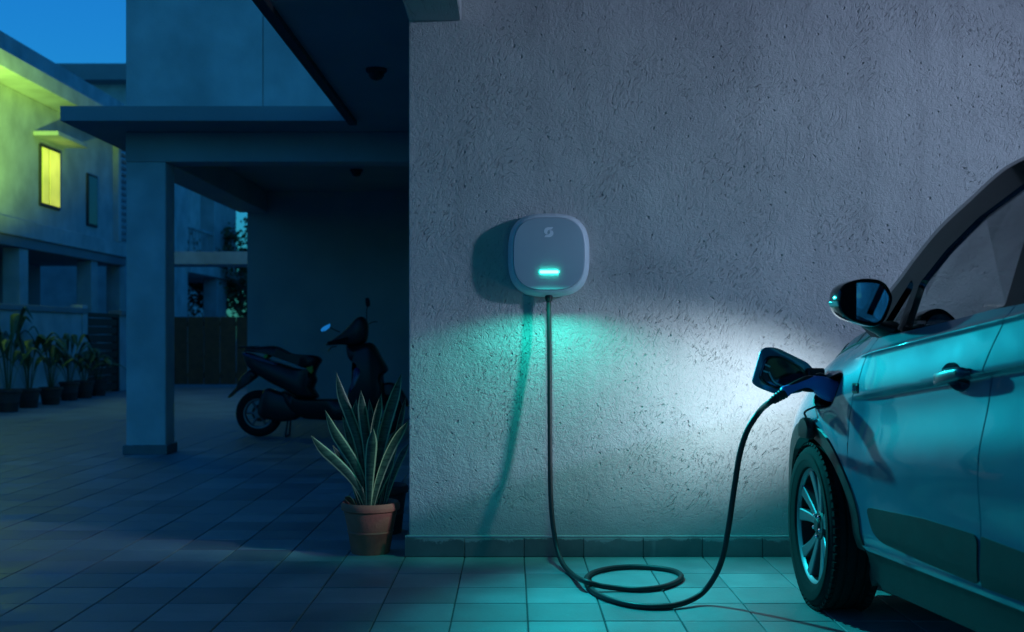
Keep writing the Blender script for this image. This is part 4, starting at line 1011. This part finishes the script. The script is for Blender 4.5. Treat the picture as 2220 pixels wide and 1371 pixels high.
# door mirror (left) and its twin
MO = [(.203, 1.232), (.198, 1.275), (.178, 1.298), (.140, 1.312), (.095, 1.318), (.050, 1.312), (.022, 1.294), (.002, 1.255), (.006, 1.225), (.030, 1.172), (.060, 1.150), (.100, 1.152), (.160, 1.172), (.192, 1.198)]
MGl = [(.170, 1.245), (.163, 1.282), (.140, 1.300), (.095, 1.303), (.055, 1.297), (.030, 1.270), (.022, 1.240), (.046, 1.180), (.068, 1.163), (.110, 1.168), (.156, 1.185), (.168, 1.215)]
for flip in (False, True):
    f = mirror_y if flip else (lambda v: v)
    fx = lambda u, v, d: f(Vector((-.615 + d, u, v)))
    bm = bmesh.new(); b_slab(bm, smooth_poly(MO, 4), fx, [(.004, .93), (0, .96), (0.002, .99), (.010, 1.0), (.045, 1.0), (.085, .95), (.115, .84), (.135, .66), (.146, .40)])
    mo = bm_obj('door_mirror', bm, M['gloss_black'], car, 50)
    bm = bmesh.new(); A = [bm.verts.new(fx(u, v, -.0015 + .12 * (u - .09))) for u, v in smooth_poly(MGl, 3)]; fc = bm.faces.new(A); bmesh.ops.solidify(bm, geom=[fc], thickness=.002)
    bm_obj('mirror_glass', bm, M['mirror'], mo)
    bm = bmesh.new(); b_slab(bm, round_poly([(.185, 1.208), (.204, 1.222), (.209, 1.238), (.187, 1.234)], .004, 3), fx, [(.006, .95), (.012, 1.02), (.060, 1.02), (.075, .96)]); bm_obj('turn_signal', bm, M['lens'], mo, 50)
    bm = bmesh.new()
    ring_loft(bm, [[f(Vector((-.535 + .048 * cc * s1, l0, z0 + .022 * ss * s1))) for cc, ss in [(math.cos(a), math.sin(a)) for a in [2 * math.pi * i / 16 for i in range(16)]]] for l0, z0, s1 in ((.085, 1.172, .8), (.05, 1.158, .95), (.01, 1.142, 1.1), (-.02, 1.132, 1.7), (-.035, 1.128, 1.9))])
    bm_obj('mirror_arm', bm, M['plastic'], mo, 60)

# wheels
def build_wheel(loc, steer, flip=False):
    w = empty('wheel', loc); w.parent = car; w.rotation_euler = (0, R(17), R(steer) + (math.pi if flip else 0)); w.rotation_mode = 'ZXY'
    w.rotation_mode = 'XYZ'; w.rotation_euler = (0, 0, R(steer) + (math.pi if flip else 0))
    Ax = Matrix.Rotation(R(-90), 4, 'X')
    bm = bmesh.new()
    pr = [(.232, .080), (.240, .094), (.262, .104), (.290, .106), (.312, .098), (.322, .088), (.330, .072), (.334, .050), (.334, .046), (.327, .043), (.327, .036), (.334, .033), (.335, .006), (.328, .004), (.328, -.004), (.335, -.006), (.334, -.033), (.327, -.036), (.327, -.043), (.334, -.046), (.330, -.072), (.312, -.098), (.262, -.104), (.232, -.08)]
    b_lathe(bm, pr, 72, Ax)
    for k in range(64):
        a = 2 * math.pi * k / 64
        for sgn in (1, -1):
            Mk = Matrix.Rotation(a + (0 if sgn > 0 else .05), 4, 'Y') @ Matrix.Translation((.327, sgn * .074, 0)) @ Matrix.Rotation(R(-26) * sgn, 4, 'Z') @ Matrix.Diagonal((.012, .044, .021, 1))
            bmesh.ops.create_cube(bm, size=1, matrix=Mk)
    ty = bm_obj('tyre', bm, M['tyre'], w, 30)
    bm = bmesh.new(); b_lathe(bm, [(.268, .1062), (.292, .1080), (.300, .1066), (.268, .1062)], 72, Ax); bm_obj('sidewall_band', bm, M['tyre'], w, 60)
    bm = bmesh.new(); b_lathe(bm, [(.222, .070), (.230, .083), (.238, .086), (.240, .080), (.233, .070), (.226, .064), (.222, .070)], 72, Ax); bm_obj('rim', bm, M['alloy'], w, 40)
    bm = bmesh.new(); b_lathe(bm, [(.2255, .066), (.2215, .02), (.221, -.09), (.228, -.09), (.230, .066)], 60, Ax); bm_obj('barrel', bm, M['plastic'], w, 40)
    bm = bmesh.new(); b_lathe(bm, [(0, .000), (.20, .000), (.221, .004), (.221, -.02), (0, -.02)], 48, Ax); bm_obj('brake_disc', bm, M['plastic'], w, 40)
    def face_y(r): return .052 + .026 * (r / .23) ** 2
    for k in range(5):
        for sg in (-1, 1):
            a0 = 2 * math.pi * k / 5 + R(90)
            bm = bmesh.new(); F = []; B = []
            prof = []
            for i in range(9):
                r = .040 + (.228 - .040) * i / 8
                ca = sg * (R(17) - R(2) * (i / 8)) * (0.55 + .45 * i / 8) * (1.0 if i else .9)
                hwid = .014 + .014 * (i / 8) ** 1.4
                prof.append((r, ca, hwid))
            def P3(r, ang, lat, y):
                d = Vector((math.cos(ang), 0, math.sin(ang))); q = Vector((-d.z, 0, d.x)); v = d * r + q * lat; return Vector((v.x, y, v.z))
            ringL = []
            for r, ca, hwid in prof:
                y = face_y(r); an = a0 + ca
                ringL.append([P3(r, an, -hwid, y - .004), P3(r, an, -hwid * .8, y), P3(r, an, hwid * .8, y), P3(r, an, hwid, y - .004), P3(r, an, hwid * .9, y - .035), P3(r, an, -hwid * .9, y - .035)])
            ring_loft(bm, ringL); bm_obj('spoke', bm, M['alloy'], w, 35)
        # dark pocket plate between the two blades
        bm = bmesh.new(); d0 = 2 * math.pi * k / 5 + R(90)
        pl = [(.07, -.12), (.215, -.13), (.215, .13), (.07, .12)]
        vs = [bm.verts.new((r * math.cos(d0 + q), face_y(r) - .030, r * math.sin(d0 + q))) for r, q in pl]; fcs = bm.faces.new(vs); bmesh.ops.solidify(bm, geom=[fcs], thickness=.004); bm_obj('spoke_web', bm, M['gloss_black'], w)
    bm = bmesh.new(); b_lathe(bm, [(.062, .018), (.062, .050), (.055, .058), (.032, .060), (.030, .066), (.026, .070), (0, .071)], 32, Ax); bm_obj('hub_cap', bm, M['dark_trim'], w, 40)
    for k in range(5):
        a = 2 * math.pi * (k + .5) / 5 + R(90); bm = bmesh.new(); b_lathe(bm, [(.010, .045), (.009, .068), (.004, .072), (0, .072)], 6, Matrix.Translation((.046 * math.cos(a), 0, .046 * math.sin(a))) @ Ax); bm_obj('wheel_nut', bm, M['chrome'], w, 30)
    return w
build_wheel((.055, -.088, .336), -8.7)
build_wheel((-2.48, -.100, .336), 0)
build_wheel((.02, 2 * MID + .108, .336), -8.7, True)
build_wheel((-2.48, 2 * MID + .100, .336), 0, True)
# dark wheel wells
for t0 in (.02, -2.48):
    for flip in (False, True):
        bm = bmesh.new(); ar = arc(t0, .335, .402, 188, 4, 20)
        ring = [[Vector((x, (2 * MID - y) if flip else y, z)) for x, z, y in [(x, z, (wsurf(x, z) - .02) if k == 0 else -.34) for x, z in ar]] for k in (0, 1)]
        V = [[bm.verts.new(p) for p in r] for r in ring]
        for i in range(20): bm.faces.new((V[0][i], V[0][i + 1], V[1][i + 1], V[1][i]))
        bm.faces.new(V[1]); bmesh.ops.solidify(bm, geom=bm.faces[:], thickness=.01); bm_obj('wheel_well', bm, M['dark_trim'], car)
cbox('underbody', M['dark_trim'], -3.15, .50, -1.5, -.26, .19, .28, bev=.01)
side_panel('mud_flap', [(-.36, .34), (-.40, .34), (-.41, .20), (-.375, .18), (-.35, .22)], [], -.03, M['cladding'], car, depth=.14, dt=.1, dz=.08)

# headlamp beam on the wall
hl = c2w((.54, -.075, .87))
o = lamp('headlight_beam', 'SPOT', hl, 28, (0.70, 0.89, 1.0), (1.02, 5.84, .78), spot_size=R(88), spot_blend=.95, shadow_soft_size=.03)
o.scale = (2.6, 1, 1)

# ------------------------------------------------------------------ charging cable with its plug
cb = tag(empty('charging_cable', floor_at(1400, 1250)), 'black charging cable looped once on the floor with blue plug in the car', 'cable')
bpy.context.view_layer.update(); CI = cb.matrix_world.inverted()
CR = .0120
def fl_pt(px, py, z): Y = FPX * (CAMH - z) / (py - CYP); return Vector(((px - CXP) / FPX * Y, Y, z))
z0 = CR + .001
gpt = lambda l, z, t=-.13: c2w((t, l, z))
path = [Vector((CC.x, WY - .055, CC.z - RB - .015)), Vector((CC.x, WY - .055, CC.z - RB - .05)), at(1191, 760, WY - .062), at(1192, 900, WY - .09), at(1192.5, 1000, WY - .115), at(1194, 1080, WY - .15), at(1199, 1140, WY - .19), at(1208, 1190, WY - .25),
        at(1220, 1222, 5.49), at(1240, 1245, 5.34), fl_pt(1264, 1259, z0 + .030), fl_pt(1300, 1270, z0 + .012), fl_pt(1345, 1276, z0), fl_pt(1390, 1278, z0), fl_pt(1435, 1273, z0), fl_pt(1466, 1262, z0), fl_pt(1477, 1250, z0), fl_pt(1464, 1239, z0), fl_pt(1428, 1232, z0), fl_pt(1375, 1229, z0), fl_pt(1325, 1232, z0), fl_pt(1288, 1241, z0), fl_pt(1272, 1253, z0), fl_pt(1274, 1268, z0), fl_pt(1288, 1284, z0), fl_pt(1325, 1301, z0), fl_pt(1375, 1313, z0), fl_pt(1430, 1316, z0), fl_pt(1478, 1309, z0 + .004),
        at(1520, 1288, 4.80), at(1548, 1253, 4.80), at(1566, 1210, 4.79), at(1580, 1140, 4.78), at(1593, 1050, 4.76), at(1605, 980, 4.74), at(1622, 930, 4.72), at(1648, 891, 4.70)]
end = gpt(.232, .874); path += [end + (gpt(.262, .855) - end), end]
tube('hose', M['rubber'], cb, [CI @ p for p in spline(path, 10)], CR, 14)
bm = bmesh.new(); dirv = (gpt(.195, .896) - gpt(.245, .866))
rp_ = [gpt(.250, .862) + dirv * (i / 14) for i in range(15)]
b_tube(bm, [CI @ p for p in rp_], [(.0165 + .006 * i / 14) * (1.0 if i % 3 else .86) for i in range(15)], 16); bm_obj('strain_relief', bm, M['plastic'], cb, 30)
def gun_loft(name, mat, secs, n=20, t0=-.13):
    bm = bmesh.new(); rings = []
    cs = spline([Vector((l, z, 0)) for l, z, a, b in secs], 5); aa = spline([Vector((a, b, 0)) for l, z, a, b in secs], 5)
    for i, c in enumerate(cs):
        d = (cs[min(i + 1, len(cs) - 1)] - cs[max(0, i - 1)]).normalized(); nn = Vector((-d.y, d.x, 0))
        a, b = aa[i].x, aa[i].y                      # a: across (along the car), b: in plane
        rings.append([CI @ c2w((t0 + a * math.copysign(abs(math.cos(q)) ** .8, math.cos(q)), c.x + nn.x * b * math.copysign(abs(math.sin(q)) ** .8, math.sin(q)), c.y + nn.y * b * math.copysign(abs(math.sin(q)) ** .8, math.sin(q)))) for q in [2 * math.pi * k / n for k in range(n)]])
    ring_loft(bm, rings); return bm_obj(name, bm, mat, cb, 50)
gun_loft('plug_handle', M['blue_grip'], [(.205, .892, .018, .019), (.196, .898, .021, .023), (.180, .906, .020, .019), (.150, .917, .019, .017), (.115, .928, .021, .020), (.080, .930, .027, .030), (.045, .918, .032, .041), (.010, .900, .034, .043), (-.012, .896, .033, .041)])
gun_loft('grip_pad', M['plastic'], [(.184, .917, .012, .006), (.165, .924, .0135, .010), (.135, .936, .0145, .012), (.105, .948, .016, .012), (.085, .955, .014, .005)])
gun_loft('grip_pad', M['plastic'], [(.182, .893, .012, .006), (.160, .902, .0135, .009), (.130, .908, .0145, .010), (.105, .905, .016, .010), (.085, .898, .014, .005)])
gun_loft('plug_nose', M['plastic'], [(.000, .896, .031, .037), (-.030, .896, .031, .036), (-.055, .896, .030, .034)])
gun_loft('latch_button', M['plastic'], [(.070, .960, .010, .006), (.050, .962, .012, .009), (.030, .956, .010, .006)])
